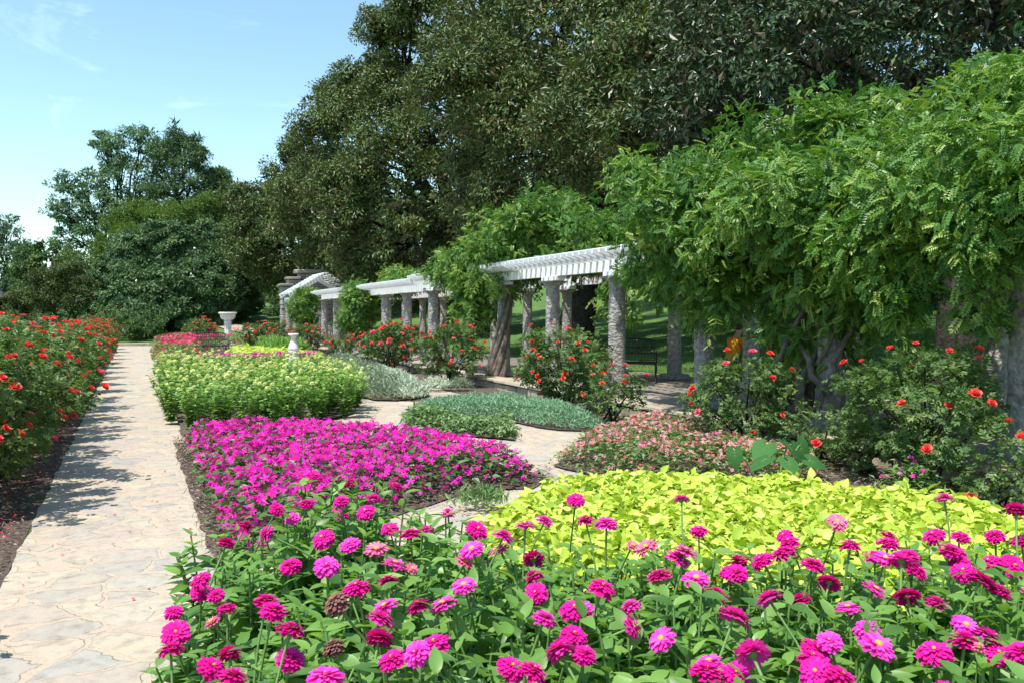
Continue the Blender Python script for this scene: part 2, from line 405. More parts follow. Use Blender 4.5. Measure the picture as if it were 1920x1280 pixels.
def box(mb, lo, hi, mat=0, tint=.5, bev=0.0, jit=0.0):
    lo = np.array(lo, float); hi = np.array(hi, float)
    c = (lo + hi) / 2; h = (hi - lo) / 2
    if bev <= 0:
        s = np.array([[-1, -1, -1], [1, -1, -1], [1, 1, -1], [-1, 1, -1], [-1, -1, 1], [1, -1, 1], [1, 1, 1], [-1, 1, 1]], float)
        v = c + s * h + (rng.normal(size=(8, 3)) * jit if jit else 0)
        mb.add(v, [[0, 3, 2, 1], [4, 5, 6, 7], [0, 1, 5, 4], [1, 2, 6, 5], [2, 3, 7, 6], [3, 0, 4, 7]], mat, tint)
        return
    b = min(bev, *(h * .45))
    V = []; idx = {}
    for sx in (-1, 1):
        for sy in (-1, 1):
            for sz in (-1, 1):
                cn = rng.normal(size=3) * jit
                for ax in range(3):
                    p = np.array([sx, sy, sz], float) * (h - b); p[ax] += (sx, sy, sz)[ax] * b
                    idx[(sx, sy, sz, ax)] = len(V); V.append(c + p + cn)
    F4 = []; F3 = []
    for ax in range(3):
        o1, o2 = [(1, 2), (2, 0), (0, 1)][ax]
        for s in (-1, 1):
            q = []
            for (p1, p2) in ((-1, -1), (1, -1), (1, 1), (-1, 1)):
                k = [0, 0, 0]; k[ax] = s; k[o1] = p1; k[o2] = p2
                q.append(idx[(*k, ax)])
            F4.append(q if s > 0 else q[::-1])
    for ax in range(3):
        o1, o2 = [(1, 2), (2, 0), (0, 1)][ax]
        for p1 in (-1, 1):
            for p2 in (-1, 1):
                k0 = [0, 0, 0]; k0[ax] = -1; k0[o1] = p1; k0[o2] = p2
                k1 = list(k0); k1[ax] = 1
                q = [idx[(*k0, o1)], idx[(*k1, o1)], idx[(*k1, o2)], idx[(*k0, o2)]]
                F4.append(q if p1 * p2 < 0 else q[::-1])
    for sx in (-1, 1):
        for sy in (-1, 1):
            for sz in (-1, 1):
                t = [idx[(sx, sy, sz, 0)], idx[(sx, sy, sz, 1)], idx[(sx, sy, sz, 2)]]
                F3.append(t if sx * sy * sz > 0 else t[::-1])
    mb.add(np.array(V), F4, mat, tint)
    off = mb.n - len(V)
    mb.f.append(np.array(F3) + off); mb.m.append(np.full(8, mat, np.int32)); mb.t.append(np.full(8, tint)); mb.s.append(np.zeros(8, bool))


def lathe(mb, prof, n=24, mat=0, rough=0.0, smooth=True, seed=0, cx=0, cy=0):
    r2 = np.random.default_rng(seed)
    prof = np.asarray(prof, float); k = len(prof)
    a = np.linspace(0, 2 * PI, n, endpoint=False)
    R = prof[:, 0][:, None] * (1 + (r2.normal(size=(k, n)) * rough if rough else 0))
    V = np.stack([cx + R * np.cos(a), cy + R * np.sin(a), np.broadcast_to(prof[:, 1][:, None], (k, n))], -1).reshape(-1, 3)
    i, j = np.meshgrid(np.arange(k - 1), np.arange(n), indexing='ij'); j2 = (j + 1) % n
    F = np.stack([i * n + j, i * n + j2, (i + 1) * n + j2, (i + 1) * n + j], -1).reshape(-1, 4)
    mb.add(V, F, mat, .5, smooth)
    if prof[-1, 0] > 1e-4: mb.add(V[-n:], np.arange(n)[None], mat)
    if prof[0, 0] > 1e-4: mb.add(V[:n], np.arange(n)[None, ::-1], mat)


# ------------------------------------------------------------------ polygons
def chaikin(p, k=2):
    p = np.asarray(p, float)
    for _ in range(k):
        q = np.roll(p, -1, 0)
        p = np.stack([.75 * p + .25 * q, .25 * p + .75 * q], 1).reshape(-1, 2)
    return p


def inside(P, x, y):
    x0, y0 = P[:, 0], P[:, 1]; x1, y1 = np.roll(x0, -1), np.roll(y0, -1)
    c = np.zeros(len(x), bool)
    for a, b, d, e in zip(x0, y0, x1, y1):
        if b == e: continue
        hit = ((b > y) != (e > y)) & (x < (d - a) * (y - b) / (e - b) + a)
        c ^= hit
    return c


def edge_dist(P, x, y):
    D = np.full(len(x), 1e9)
    for a, b in zip(P, np.roll(P, -1, 0)):
        ab = b - a; L2 = max(ab @ ab, 1e-9)
        t = np.clip(((x - a[0]) * ab[0] + (y - a[1]) * ab[1]) / L2, 0, 1)
        D = np.minimum(D, np.hypot(x - a[0] - t * ab[0], y - a[1] - t * ab[1]))
    return D


def area(P):
    x, y = P[:, 0], P[:, 1]
    return abs(np.sum(x * np.roll(y, -1) - y * np.roll(x, -1))) / 2


def sample(P, n):
    lo, hi = P.min(0), P.max(0); X = []; m = 0
    while m < n:
        q = lo + rng.random((n * 2, 2)) * (hi - lo)
        q = q[inside(P, q[:, 0], q[:, 1])]; X.append(q); m += len(q)
    return np.concatenate(X)[:n]


def offset_poly(P, d):
    t = norm(np.roll(P, -1, 0) - np.roll(P, 1, 0))
    nn = np.stack([t[:, 1], -t[:, 0]], 1)
    x, y = P[:, 0], P[:, 1]
    if np.sum(x * np.roll(y, -1) - y * np.roll(x, -1)) < 0: nn = -nn
    return P + nn * d


def sheet(name, P, z, mat, jitter=0.0, kind='structure'):
    P = np.asarray(P, float)
    if jitter:
        # cut the edges into short pieces and let them waver
        out = []
        for a, b in zip(P, np.roll(P, -1, 0)):
            k = max(1, int(np.linalg.norm(b - a) / .18))
            for i in range(k): out.append(a + (b - a) * i / k)
        P = np.array(out) + rng.normal(size=(len(out), 2)) * jitter
    import bmesh
    bm = bmesh.new()
    vs = [bm.verts.new((p[0], p[1], z)) for p in P]
    f = bm.faces.new(vs); f.normal_update()
    if f.normal.z < 0: f.normal_flip()
    bmesh.ops.triangulate(bm, faces=[f])
    me = bpy.data.meshes.new(name); bm.to_mesh(me); bm.free()
    me.materials.append(mat)
    o = link(name, me); o['kind'] = kind
    return o


# ------------------------------------------------------------------ ground
def axis_lines(lo, hi, dense_lo, dense_hi, step, nout):
    a = np.arange(dense_lo, dense_hi + 1e-6, step)
    l = dense_lo - np.geomspace(step, dense_lo - lo, nout)[::-1]
    r = dense_hi + np.geomspace(step, hi - dense_hi, nout)
    return np.concatenate([l, a, r])


gx = axis_lines(-600, 600, -12, 60, 2.0, 14)
gy = axis_lines(-300, 900, -6, 120, 2.0, 14)
GX, GY = np.meshgrid(gx, gy, indexing='ij')
GZ = terrain(GX, GY)
g = MB()
ni, nj = GX.shape
ii, jj = np.meshgrid(np.arange(ni - 1), np.arange(nj - 1), indexing='ij')
g.add(np.stack([GX, GY, GZ], -1).reshape(-1, 3), np.stack([ii * nj + jj, (ii + 1) * nj + jj, (ii + 1) * nj + jj + 1, ii * nj + jj + 1], -1).reshape(-1, 4), 0, .5, True)
structure('ground', g, M['lawn'])

PATH_L, PATH_R = -.77, .42
# the long flagged path, its side path through the beds
sheet('path', [(PATH_L, -2), (PATH_R + .02, -2), (PATH_R + .02, 50.5), (PATH_L, 50.5)], .010, M['path'], .012)
sheet('paving', [(PATH_R - .2, -1), (6.45, -1), (6.45, 50.5), (PATH_R - .2, 50.5)], .005, M['path'])
sheet('rose_bed_soil', [(PATH_L - .004, -2), (-7, -2), (-7, 50), (PATH_L - .004, 50)], .007, M['mulch'])
sheet('border_soil', [(6.3, -1), (7.8, -1), (7.8, 50.5), (6.5, 50.5)], .012, M['mulch'], .02)

# bed outlines (on the ground)
P_MAG = np.array([(.60, 5.9), (1.2, 6.3), (1.95, 7.05), (2.9, 7.7), (3.5, 7.6), (3.8, 7.9), (3.75, 8.5), (3.5, 9.4), (3.15, 10.4), (2.2, 11.4), (1.4, 11.9), (.60, 12.05)])
zl = .30
P_LIME = chaikin([at(900, 985, .2)[:2], at(930, 925, zl)[:2], at(985, 893, zl)[:2], at(1080, 876, zl)[:2], at(1300, 872, zl)[:2], at(1545, 885, zl)[:2], at(1720, 905, zl)[:2],
                  at(1880, 935, zl)[:2], at(2050, 985, zl)[:2], at(2000, 1100, zl)[:2], at(1400, 1090, zl)[:2], at(1000, 1075, zl)[:2]], 2)
zv = .28
P_VINCA = chaikin([at(1040, 858, .1)[:2], at(1040, 830, zv)[:2], at(1110, 792, zv)[:2], at(1190, 772, zv)[:2], at(1290, 778, zv)[:2], at(1400, 815, zv)[:2], at(1545, 846, zv)[:2],
                   at(1555, 885, .1)[:2], at(1300, 895, .1)[:2], at(1150, 885, .1)[:2]], 1)
zt = .28
P_TEAL = chaikin([at(760, 752, zt)[:2], at(850, 737, zt)[:2], at(1000, 736, zt)[:2], at(1090, 756, zt)[:2], at(1150, 778, zt)[:2], at(1110, 803, .05)[:2], at(1030, 801, .05)[:2], at(960, 785, .05)[:2], at(760, 782, .1)[:2]], 1)
_b = np.array([at(757, 803, 0)[:2], at(850, 817, 0)[:2], at(965, 827, 0)[:2]])
P_BASIL = np.concatenate([_b, _b[::-1] + FW[:2] * .75])
P_SILV = chaikin([at(600, 660, .35)[:2], at(660, 662, .35)[:2], at(740, 688, .35)[:2], at(800, 716, .3)[:2], at(810, 738, .05)[:2], at(760, 748, .05)[:2], at(690, 742, .1)[:2], at(640, 705, .3)[:2]], 1)
P_YZIN = np.array([(.35, 12.6), (1.0, 12.5), (2.2, 13.0), (3.2, 13.6), (3.7, 14.4), (3.95, 16.5), (3.85, 19.5), (2.4, 22.4), (.5, 23.2)])
P_ZIN = np.array([(.56, 2.9), (.30, 4.4), (.8, 4.75), (1.3, 4.15), (1.7, 3.3), (2.2, 2.9), (3.0, 2.55), (4.6, 1.85), (4.4, 0.3), (2.3, -.1), (1.3, 0.75), (.95, 1.5)])
P_STRIP = chaikin([(.6, 26.2), (3, 26.6), (5.6, 27.2), (5.6, 29.0), (3, 28.6), (.6, 28.4)], 1)
P_FLIME = chaikin([(2.4, 30.4), (6.0, 29.2), (6.3, 31.5), (5.2, 38.5), (3.7, 38.5), (3.2, 33.5)], 1)
P_PHLOX = chaikin([(.7, 30.5), (2.1, 30.8), (2.35, 35.5), (3.3, 39), (4.9, 42.5), (4.6, 43.8), (3.9, 46.5), (.8, 47.5)], 1)
P_TUFTS = chaikin([(4.6, 37.5), (6.2, 33), (6.6, 37), (5.8, 42)], 1)
zz = .016
for nm, P, off in (('impatiens_soil', P_MAG, .13), ('lime_soil', P_LIME, .1), ('vinca_soil', P_VINCA, .03), ('catmint_soil', P_TEAL, .03), ('basil_soil', P_BASIL, .03),
                   ('santolina_soil', P_SILV, .04), ('yellow_bed_soil', P_YZIN, -.25), ('zinnia_soil', P_ZIN, .05), ('strip_soil', P_STRIP, .1), ('far_lime_soil', P_FLIME, .1), ('phlox_soil', P_PHLOX, .1), ('tuft_soil', P_TUFTS, .1)):
    sheet(nm, offset_poly(P, off), zz, M['mulch'], .015); zz += .004

# ------------------------------------------------------------------ terrace under the pergola
t = MB(); box(t, (7.78, -3, -.3), (12.4, 50.5, .20)); structure('terrace', t, M['walk'])
kb = MB(); y = -2.5
while y < 50:
    L = rng.uniform(.5, 1.1)
    box(kb, (7.52 + rng.uniform(0, .04), y, -.1), (7.80, y + L - .02, .13 + rng.uniform(0, .03)), bev=.02, jit=.008)
    y += L
y = -2.5
while y < 50:
    L = rng.uniform(.6, 1.3)
    box(kb, (7.47 + rng.uniform(0, .04), y, .17), (7.95, y + L - .015, .235 + rng.uniform(0, .015)), bev=.02, jit=.006)
    y += L
ko = kb.build('retaining_wall', M['kerbstone']); ko['label'] = 'low rough stone retaining wall along the foot of the pergola'; ko['category'] = 'wall'
st = MB(); box(st, (-1.0, 50.5, -.1), (.8, 51.0, .16), bev=.02); so = st.build('stone_step', M['kerbstone']); so['label'] = 'pale stone step closing the far end of the flagged path'; so['category'] = 'step'

# ------------------------------------------------------------------ leaves by clumps
LQ = leaf_quad(.42); LQ_WIDE = leaf_quad(.6, .08, .15); LQ_NARROW = leaf_quad(.22, .03, .15); PIN = pinnate(5, .20, .32)
LF_ZIN = leaf_fine(.42, 5, .28, .30); LF_LIME = leaf_fine(.60, 4, .22, .40, pw=.62); LF_MED = leaf_fine(.46, 3, .25, .25)
FIVE = five_petal()


def crown(mb, lobes, ncl_per_m2, rc, nleaf, leaf, size, eye=None, mat=0, up=.55, back=.35, shell=(.72, 1.06), squash=.6, tint_pow=1.0, inner=.22, zmin=None, hang=0.0, lumps=0, lump_r=.28, recess=.93, bigd=.75, lout=(.86, 1.02)):
    """lobes: list of (centre, radii). Clumps of leaves on the union of ellipsoids"""
    if lumps:
        big = list(lobes); lobes = list(lobes)
        for c, r in big:
            c = np.array(c, float); r = np.array(r, float)
            for d in rdir(lumps):
                if (d / r) @ norm(EYE - c) < -.03 and rng.random() > .3: continue
                q = np.mean(r) * lump_r * rng.uniform(.6, 1.35)
                lobes.append((c + d * r * rng.uniform(*lout), (q, q, q * .72)))
    C = [np.array(c, float) for c, _ in lobes]; Rr = [np.array(r, float) for _, r in lobes]
    allc = []
    for c, r in zip(C, Rr):
        p = 1.6; isbig = lumps and len(allc) < len(big)
        S = 4 * PI * (((r[0] * r[1]) ** p + (r[0] * r[2]) ** p + (r[1] * r[2]) ** p) / 3) ** (1 / p)
        n = max(4, int(S * ncl_per_m2 * ((bigd if isbig else 1.15) if lumps else 1)))
        d = rdir(n)
        k = rng.uniform(shell[0], shell[1], n) * (recess if isbig else 1)
        pos = c + d * r * k[:, None]
        keep = np.ones(n, bool)
        for c2, r2 in zip(C, Rr):
            if c2 is c: continue
            keep &= (((pos - c2) / r2) ** 2).sum(1) > .62
        if back < 1:
            tocam = norm(EYE - pos)
            facing = (norm(d / r) * tocam).sum(1)
            keep &= (facing > -.25) | (rng.random(n) < back)
        if zmin is not None: keep &= pos[:, 2] > zmin
        allc.append((pos[keep], norm(d[keep] / r), rng.random(keep.sum())))
    P = np.concatenate([a for a, _, _ in allc]); Nn = np.concatenate([b for _, b, _ in allc]); ct = np.concatenate([q for _, _, q in allc])
    n = len(P)
    rr = rc * rng.uniform(.6, 1.3, n)
    # leaves
    idx = np.repeat(np.arange(n), nleaf)
    dd = rdir(len(idx)); dd = norm(dd + .5 * Nn[idx])
    off = dd * (rr[idx] * rng.random(len(idx)) ** .4)[:, None]; off[:, 2] *= squash
    pos = P[idx] + off
    along = norm(dd * .8 + rdir(len(idx)) * .7 + np.array([0, 0, -.15 - hang]))
    upv = norm(np.array([0, 0, up]) + Nn[idx] * .45 + rdir(len(idx)) * .55)
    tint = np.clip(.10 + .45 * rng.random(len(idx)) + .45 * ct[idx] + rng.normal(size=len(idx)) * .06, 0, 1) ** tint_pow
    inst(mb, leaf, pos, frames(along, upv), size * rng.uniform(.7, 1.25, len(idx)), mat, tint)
    if inner:
        # sparse bigger leaves inside, so the crown is not see-through
        ni_ = int(len(idx) * inner)
        k = rng.integers(0, n, ni_)
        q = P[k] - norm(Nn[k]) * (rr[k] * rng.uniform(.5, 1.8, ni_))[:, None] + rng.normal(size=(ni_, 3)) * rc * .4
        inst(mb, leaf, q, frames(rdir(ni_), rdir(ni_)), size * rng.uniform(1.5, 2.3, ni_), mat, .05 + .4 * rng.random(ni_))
    return P


def limb_path(a, b, sag=.12, n=6):
    a = np.array(a, float); b = np.array(b, float); t = np.linspace(0, 1, n)[:, None]
    L = np.linalg.norm(b - a)
    p = a + (b - a) * t + rng.normal(size=(n, 3)) * L * .035 * np.sin(PI * t)
    p[:, 2] += L * sag * np.sin(PI * t[:, 0])
    return p


def tree(name, label, base, lobes, leafmat, barkmat, trunk_r, dens, rc, nleaf, leaf, size, group=None, cat='tree', fork=.35, twigs=40, extra=None, **kw):
    base = np.array(base, float)
    root = thing(name, label, cat, base, 0, group)
    cm = MB(); P = crown(cm, lobes, dens, rc, nleaf, leaf, size, **kw)
    if extra: crown(cm, extra, dens, rc, nleaf, leaf, size, **kw)
    cm.build('crown', leafmat, root, base)
    tm = MB()
    top = np.mean([c for c, r in lobes], axis=0)
    zt_ = base[2] + fork * (top[2] - base[2]) * 1.2
    fk = base + (top - base) * .25; fk[2] = zt_
    tube(tm, [base - [0, 0, .3], base + [0, 0, .15], (base * .6 + fk * .4), fk], [trunk_r * 1.5, trunk_r * 1.15, trunk_r, trunk_r * .8], 10)
    for c, r in lobes:
        tube(tm, limb_path(fk - [0, 0, .2], np.array(c) + [0, 0, r[2] * .35]), np.linspace(trunk_r * .55, trunk_r * .12, 6), 6)
    if len(P) and twigs:
        cs = np.array([c for c, r in lobes])
        for k in rng.integers(0, len(P), twigs):
            c = cs[np.argmin(((cs - P[k]) ** 2).sum(1))]
            tube(tm, limb_path(c * .75 + fk * .25, P[k], .05, 5), np.linspace(trunk_r * .22, trunk_r * .04, 5), 5, cap=False)
    tm.build('trunk', barkmat, root, base)
    return root


def onground(x, y):
    return (x, y, float(terrain(x, y)))


# magnolias behind the pergola
mg = 'southern magnolias behind the pergola'
mk = dict(up=.5, back=.2, shell=(.74, 1.06), squash=.75, lumps=14, lump_r=.24, inner=.30)
LQ_MAG = leaf_quad(.40, .07, .12, .5)
def magnolia(label, base, lobes, r, dens=1.15, n=36, size=.30, tw=34, mat='magnolia_leaf'):
    return tree('magnolia_tree', label, onground(*base), lobes, M[mat], M['bark'], r, dens * 1.35, .58, int(n * 2.0), LQ_MAG, size * .66, mg, twigs=tw, **mk)

magnolia('dark magnolia farthest back, standing behind the stone gateway', (12.5, 67),
         [((12.2, 66, 8.0), (5.0, 5, 4.6)), ((13.5, 66, 10.5), (4.2, 4.5, 4.2)), ((9.2, 64, 7.6), (3.4, 3.5, 3.8)), ((10.8, 65, 10.5), (2.6, 3, 3.0)), ((17, 67, 7), (5, 5, 6))], .5, .9, 34, .36)
magnolia('huge dark magnolia whose sloping crown edge meets the open sky', (18.5, 47),
         [((18.5, 48, 9.5), (9.0, 8, 8)), ((15, 46, 7.5), (6, 6, 5.5)), ((18.4, 47, 15.5), (5.8, 6, 5.5)), ((17, 53, 9.5), (8, 3, 8.5)), ((12.3, 50, 10.8), (4.2, 4, 4.4)), ((11.6, 56, 8.0), (3.4, 3.5, 3.6)), ((14.3, 46.5, 11), (4, 4, 4.2)), ((21, 46, 19), (7, 6, 6)), ((13.2, 45, 6), (4, 4, 3.6)), ((14.5, 48, 14.0), (3.2, 3.5, 3.0))], .7, .95, 34, .33)
magnolia('dark magnolia with wide trunk behind the middle of the pergola', (15.2, 28.5),
         [((19, 31, 10), (8, 7.5, 7)), ((15.5, 30, 7.6), (4.2, 5, 3.6)), ((21, 32, 17), (7.5, 7, 6)), ((17, 33, 13.5), (5, 5, 5)), ((22, 27, 11), (6, 6, 7)), ((14.6, 23, 8.2), (3.2, 4, 2.4))], .65, 1.15, 36, .28)
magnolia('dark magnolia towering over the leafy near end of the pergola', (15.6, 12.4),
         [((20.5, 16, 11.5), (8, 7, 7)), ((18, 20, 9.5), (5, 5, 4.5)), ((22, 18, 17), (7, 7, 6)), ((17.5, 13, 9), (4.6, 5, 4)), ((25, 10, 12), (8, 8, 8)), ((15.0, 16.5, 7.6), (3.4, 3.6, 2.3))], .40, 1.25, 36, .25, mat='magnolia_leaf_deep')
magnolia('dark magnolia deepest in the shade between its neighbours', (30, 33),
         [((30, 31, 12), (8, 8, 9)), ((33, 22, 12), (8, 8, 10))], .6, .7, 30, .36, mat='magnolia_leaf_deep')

# trees in the distance on the left
def lob(spec, d, depth=.9):
    out = []
    for (px, py, rx, ry) in spec:
        s = d / FPX
        out.append((far(px, py, d + rng.uniform(-2, 2)), (rx * s, rx * s * depth, ry * s)))
    return out
def gbase(px, d):
    p = far(px, 590, d); return onground(p[0], p[1])

tree('oak_tree', 'tall airy deciduous tree, highest crown on the far skyline', gbase(235, 96),
     lob([(142, 345, 46, 28), (228, 295, 50, 34), (266, 265, 40, 27), (115, 390, 29, 24), (165, 402, 54, 30), (205, 355, 40, 32), (190, 455, 70, 36), (132, 450, 32, 20), (262, 345, 48, 48), (240, 415, 58, 52), (204, 265, 27, 18), (300, 285, 24, 22), (225, 330, 40, 30)], 96),
     M['oak_leaf'], M['bark'], .38, .7, .7, 60, LQ, .32, cat='tree', twigs=110, back=.3, squash=.4, shell=(.5, 1.05), fork=.3, lumps=6, lump_r=.30, inner=.06)
tree('conifer_tree', 'dark pointed evergreen beside the tall airy tree', gbase(345, 92),
     lob([(338, 262, 20, 26), (340, 305, 48, 40), (355, 350, 68, 45), (345, 400, 88, 50), (385, 400, 50, 40), (350, 450, 85, 60), (398, 340, 24, 22)], 92),
     M['conifer_leaf'], M['bark'], .5, .9, .65, 80, LQ_NARROW, .42, twigs=40, back=.25, squash=.4, shell=(.7, 1.1), lumps=8, lump_r=.3, inner=.15)
tree('cedar_tree', 'soft yellow green evergreen in front of the tall airy tree', gbase(265, 84),
     lob([(255, 430, 42, 55), (240, 470, 60, 50), (300, 415, 38, 32), (290, 460, 60, 50)], 84), M['cedar_leaf'], M['bark'], .35, 1.0, .6, 70, LQ_NARROW, .36, twigs=10, back=.25, lumps=8, lump_r=.3, inner=.15)
tree('cedar_tree', 'yellow green evergreen sprawling behind the dome shaped tree', gbase(400, 80),
     lob([(330, 415, 40, 24), (395, 410, 50, 40), (440, 430, 40, 50)], 80), M['cedar_leaf'], M['bark'], .35, 1.0, .6, 70, LQ_NARROW, .36, twigs=10, back=.25, lumps=8, lump_r=.3, inner=.15)
tree('dome_tree', 'wide dome shaped dark tree with foliage to the ground', gbase(325, 66),
     lob([(325, 520, 142, 105), (260, 545, 80, 70), (390, 545, 85, 70), (330, 470, 95, 56), (230, 580, 50, 40), (412, 558, 45, 45), (330, 585, 120, 34), (270, 590, 60, 28), (385, 590, 60, 28)], 66, .8),
     M['dome_leaf'], M['bark'], .5, 1.5, .5, 90, LQ_WIDE, .21, twigs=0, back=.2, shell=(.86, 1.03), squash=.45, zmin=.3, lumps=26, lump_r=.2, inner=.25, extra=lob([(262, 555, 78, 46), (345, 550, 80, 52), (392, 560, 58, 46), (315, 588, 115, 30)], 61))
tree('broadleaf_tree', 'pale hazy tree at the far left edge of the garden', gbase(5, 88),
     lob([(5, 430, 32, 34), (0, 490, 55, 60), (35, 480, 24, 24), (20, 540, 60, 40)], 88), M['bluish_leaf'], M['bark'], .4, .9, .7, 60, LQ, .32, twigs=30, back=.3, lumps=8, lump_r=.3, inner=.15)
tree('broadleaf_tree', 'mid green tree between the hazy tree and dome tree', gbase(95, 72),
     lob([(95, 492, 50, 38), (70, 520, 50, 50), (135, 515, 45, 45), (150, 560, 60, 50), (105, 560, 70, 50)], 72), M['shrub_leaf'], M['bark'], .35, 1.3, .5, 70, LQ_WIDE, .23, twigs=10, back=.25, lumps=10, lump_r=.3, inner=.2)
tree('broadleaf_tree', 'dark olive brown tree low behind the rose hedge', gbase(110, 60),
     lob([(125, 540, 52, 50), (75, 575, 70, 38), (155, 580, 40, 40), (30, 590, 60, 25)], 60), M['olive_leaf'], M['bark'], .3, 1.5, .45, 70, LQ, .19, twigs=6, back=.25, lumps=8, lump_r=.3, inner=.2)
tree('broadleaf_tree', 'dense green tree filling the skyline behind the gateway lawn', gbase(460, 84),
     lob([(455, 450, 45, 60), (500, 420, 50, 80), (480, 500, 55, 38)], 84), M['dome_leaf'], M['bark'], .4, 1.1, .6, 70, LQ, .28, twigs=10, back=.25, lumps=10, lump_r=.3, inner=.2)
for (px, py, rx, ry, d, mt, lb) in ((120, 607, 34, 24, 47, 'dome_leaf', 'low bluish shrub at the far end of the rose hedge'),
                                    (215, 603, 52, 32, 54, 'shrub_leaf', 'loose green shrub behind the far end of the path'),
                                    (270, 608, 34, 24, 53, 'shrub_leaf', 'rounded green shrub in front of the dome tree'),
                                    (40, 612, 70, 26, 55, 'olive_leaf', 'wide dull olive shrub beneath the house roof'),
                                    (492, 553, 26, 16, 74, 'cedar_leaf', 'pale green bush above the winding hill path'),
                                    (520, 575, 20, 24, 70, 'dome_leaf', 'dark bush shading the lawn beside the gateway')):
    tree('garden_shrub', lb, gbase(px, d), lob([(px, py, rx, ry), (px - rx * .5, py + ry * .4, rx * .6, ry * .7), (px + rx * .5, py + ry * .4, rx * .6, ry * .7)], d), M[mt], M['bark'], .08, 2.6, .34, 60, LQ, .15, cat='shrub', twigs=0, back=.3, lumps=6, lump_r=.32)

fw = MB()
crown(fw, lob([(px, 572 + (px % 3) * 6, 70, 46 + (px % 5) * 5) for px in range(-60, 560, 62)], 125), .8, .8, 60, LQ, .5, back=.2, lumps=5, lump_r=.35)
crown(fw, [((x_, y_, float(terrain(x_, y_)) + 4), (8, 8, 5)) for x_, y_ in ((48, 70), (46, 52), (50, 36), (48, 20), (38, 84), (26, 92))], .5, .8, 50, LQ, .6, back=.15, lumps=5, lump_r=.35)
stuff('far_woods', 'dark far off wood closing the view behind the garden trees', 'wood', fw, [M['shrub_leaf']])

# house far left: only its roof edge shows
h0 = far(-14, 590, 62); hb = onground(h0[0], h0[1])
hz = thing('house', 'grey shingled house roof among the trees at the garden edge', 'house', hb)
w = MB(); box(w, (-4, -3, 0), (.6, 3, 2.6)); w.build('wall', M['house_wall'], hz)
w = MB(); w.add([(-4.3, -3.4, 2.5), (1.1, -3.4, 2.5), (1.1, 3.4, 2.5), (-4.3, 3.4, 2.5), (-3.2, 0, 4.2), (-.8, 0, 3.9)], [[0, 1, 5, 4], [2, 3, 4, 5]]); w.add([(1.1, -3.4, 2.5), (1.1, 3.4, 2.5), (-.8, 0, 3.9), (-4.3, 3.4, 2.5), (-4.3, -3.4, 2.5), (-3.2, 0, 4.2)], [[0, 1, 2], [3, 4, 5]])
box(w, (-4.3, -3.4, 2.38), (1.1, 3.4, 2.497)); w.build('roof', M['roof_shingle'], hz)
w = MB(); box(w, (-1.6, -3.06, 1.0), (-.6, -3.003, 2.0)); w.build('window', M['window_glass'], hz)

# winding hill path and lawn behind the gateway
hp = MB(); V = []
cl = [(8.0, 56), (7.0, 60), (5.6, 65), (4.3, 70), (3.4, 75), (4.2, 81), (7, 88)]
cl = np.array([[np.interp(s, range(7), [c[0] for c in cl]), np.interp(s, range(7), [c[1] for c in cl])] for s in np.linspace(0, 6, 40)])
for c, tgv in zip(cl, norm(np.gradient(cl, axis=0))):
    for s in (-1, 1):
        q = c + s * .9 * np.array([tgv[1], -tgv[0]]); V.append((q[0], q[1], float(terrain(*q)) + .05))
hp.add(V, [[2 * i, 2 * i + 1, 2 * i + 3, 2 * i + 2] for i in range(39)], smooth=True)
structure('hill_path', hp, M['gravelpath'])

# ------------------------------------------------------------------ stone gateway at the far end
gt = thing('stone_gateway', 'stepped rough stone gateway wall at the far pergola end', 'gateway', (10.15, 53.0, 0))
ms = MB()
def courses(x0, x1, z0, z1, yf, dep):
    z = z0
    while z < z1 - .05:
        h = min(rng.uniform(.26, .42), z1 - z); x = x0
        if z1 - z - h < .12: h = z1 - z
        while x < x1 - .01:
            L = rng.uniform(.4, .9)
            if x + L > x1 - .25: L = x1 - x
            j = rng.uniform(-.05, .03)
            box(ms, (x, yf + j, z), (x + L - .02, yf + dep, z + h - .02), bev=.03, jit=.014)
            x += L
        z += h
courses(-1.9, 1.9, 0, 3.4, 0, .8)
courses(-1.5, 1.5, 3.55, 3.85, .05, .7); courses(-.85, .85, 4.0, 4.22, .08, .62)
ms.build('masonry', M['wallstone'], gt)
for lo, hi in (((-2.05, -.18, 3.402), (-1.2, .9, 3.56)), ((1.2, -.18, 3.402), (2.05, .9, 3.56)), ((-1.62, -.12, 3.852), (-.75, .85, 4.0)), ((.75, -.12, 3.852), (1.62, .85, 4.0)), ((-1.05, -.12, 4.222), (1.05, .85, 4.46))):
    c = MB(); box(c, lo, hi, bev=.05, jit=.015); c.build('cap_stone', M['wallstone'], gt)
c = MB(); courses_tmp = ms
box(c, (-1.19, .1, 3.42), (1.19, .75, 3.54)); box(c, (-.74, .12, 3.86), (.74, .7, 3.99)); c.build('core', M['wallstone'], gt)

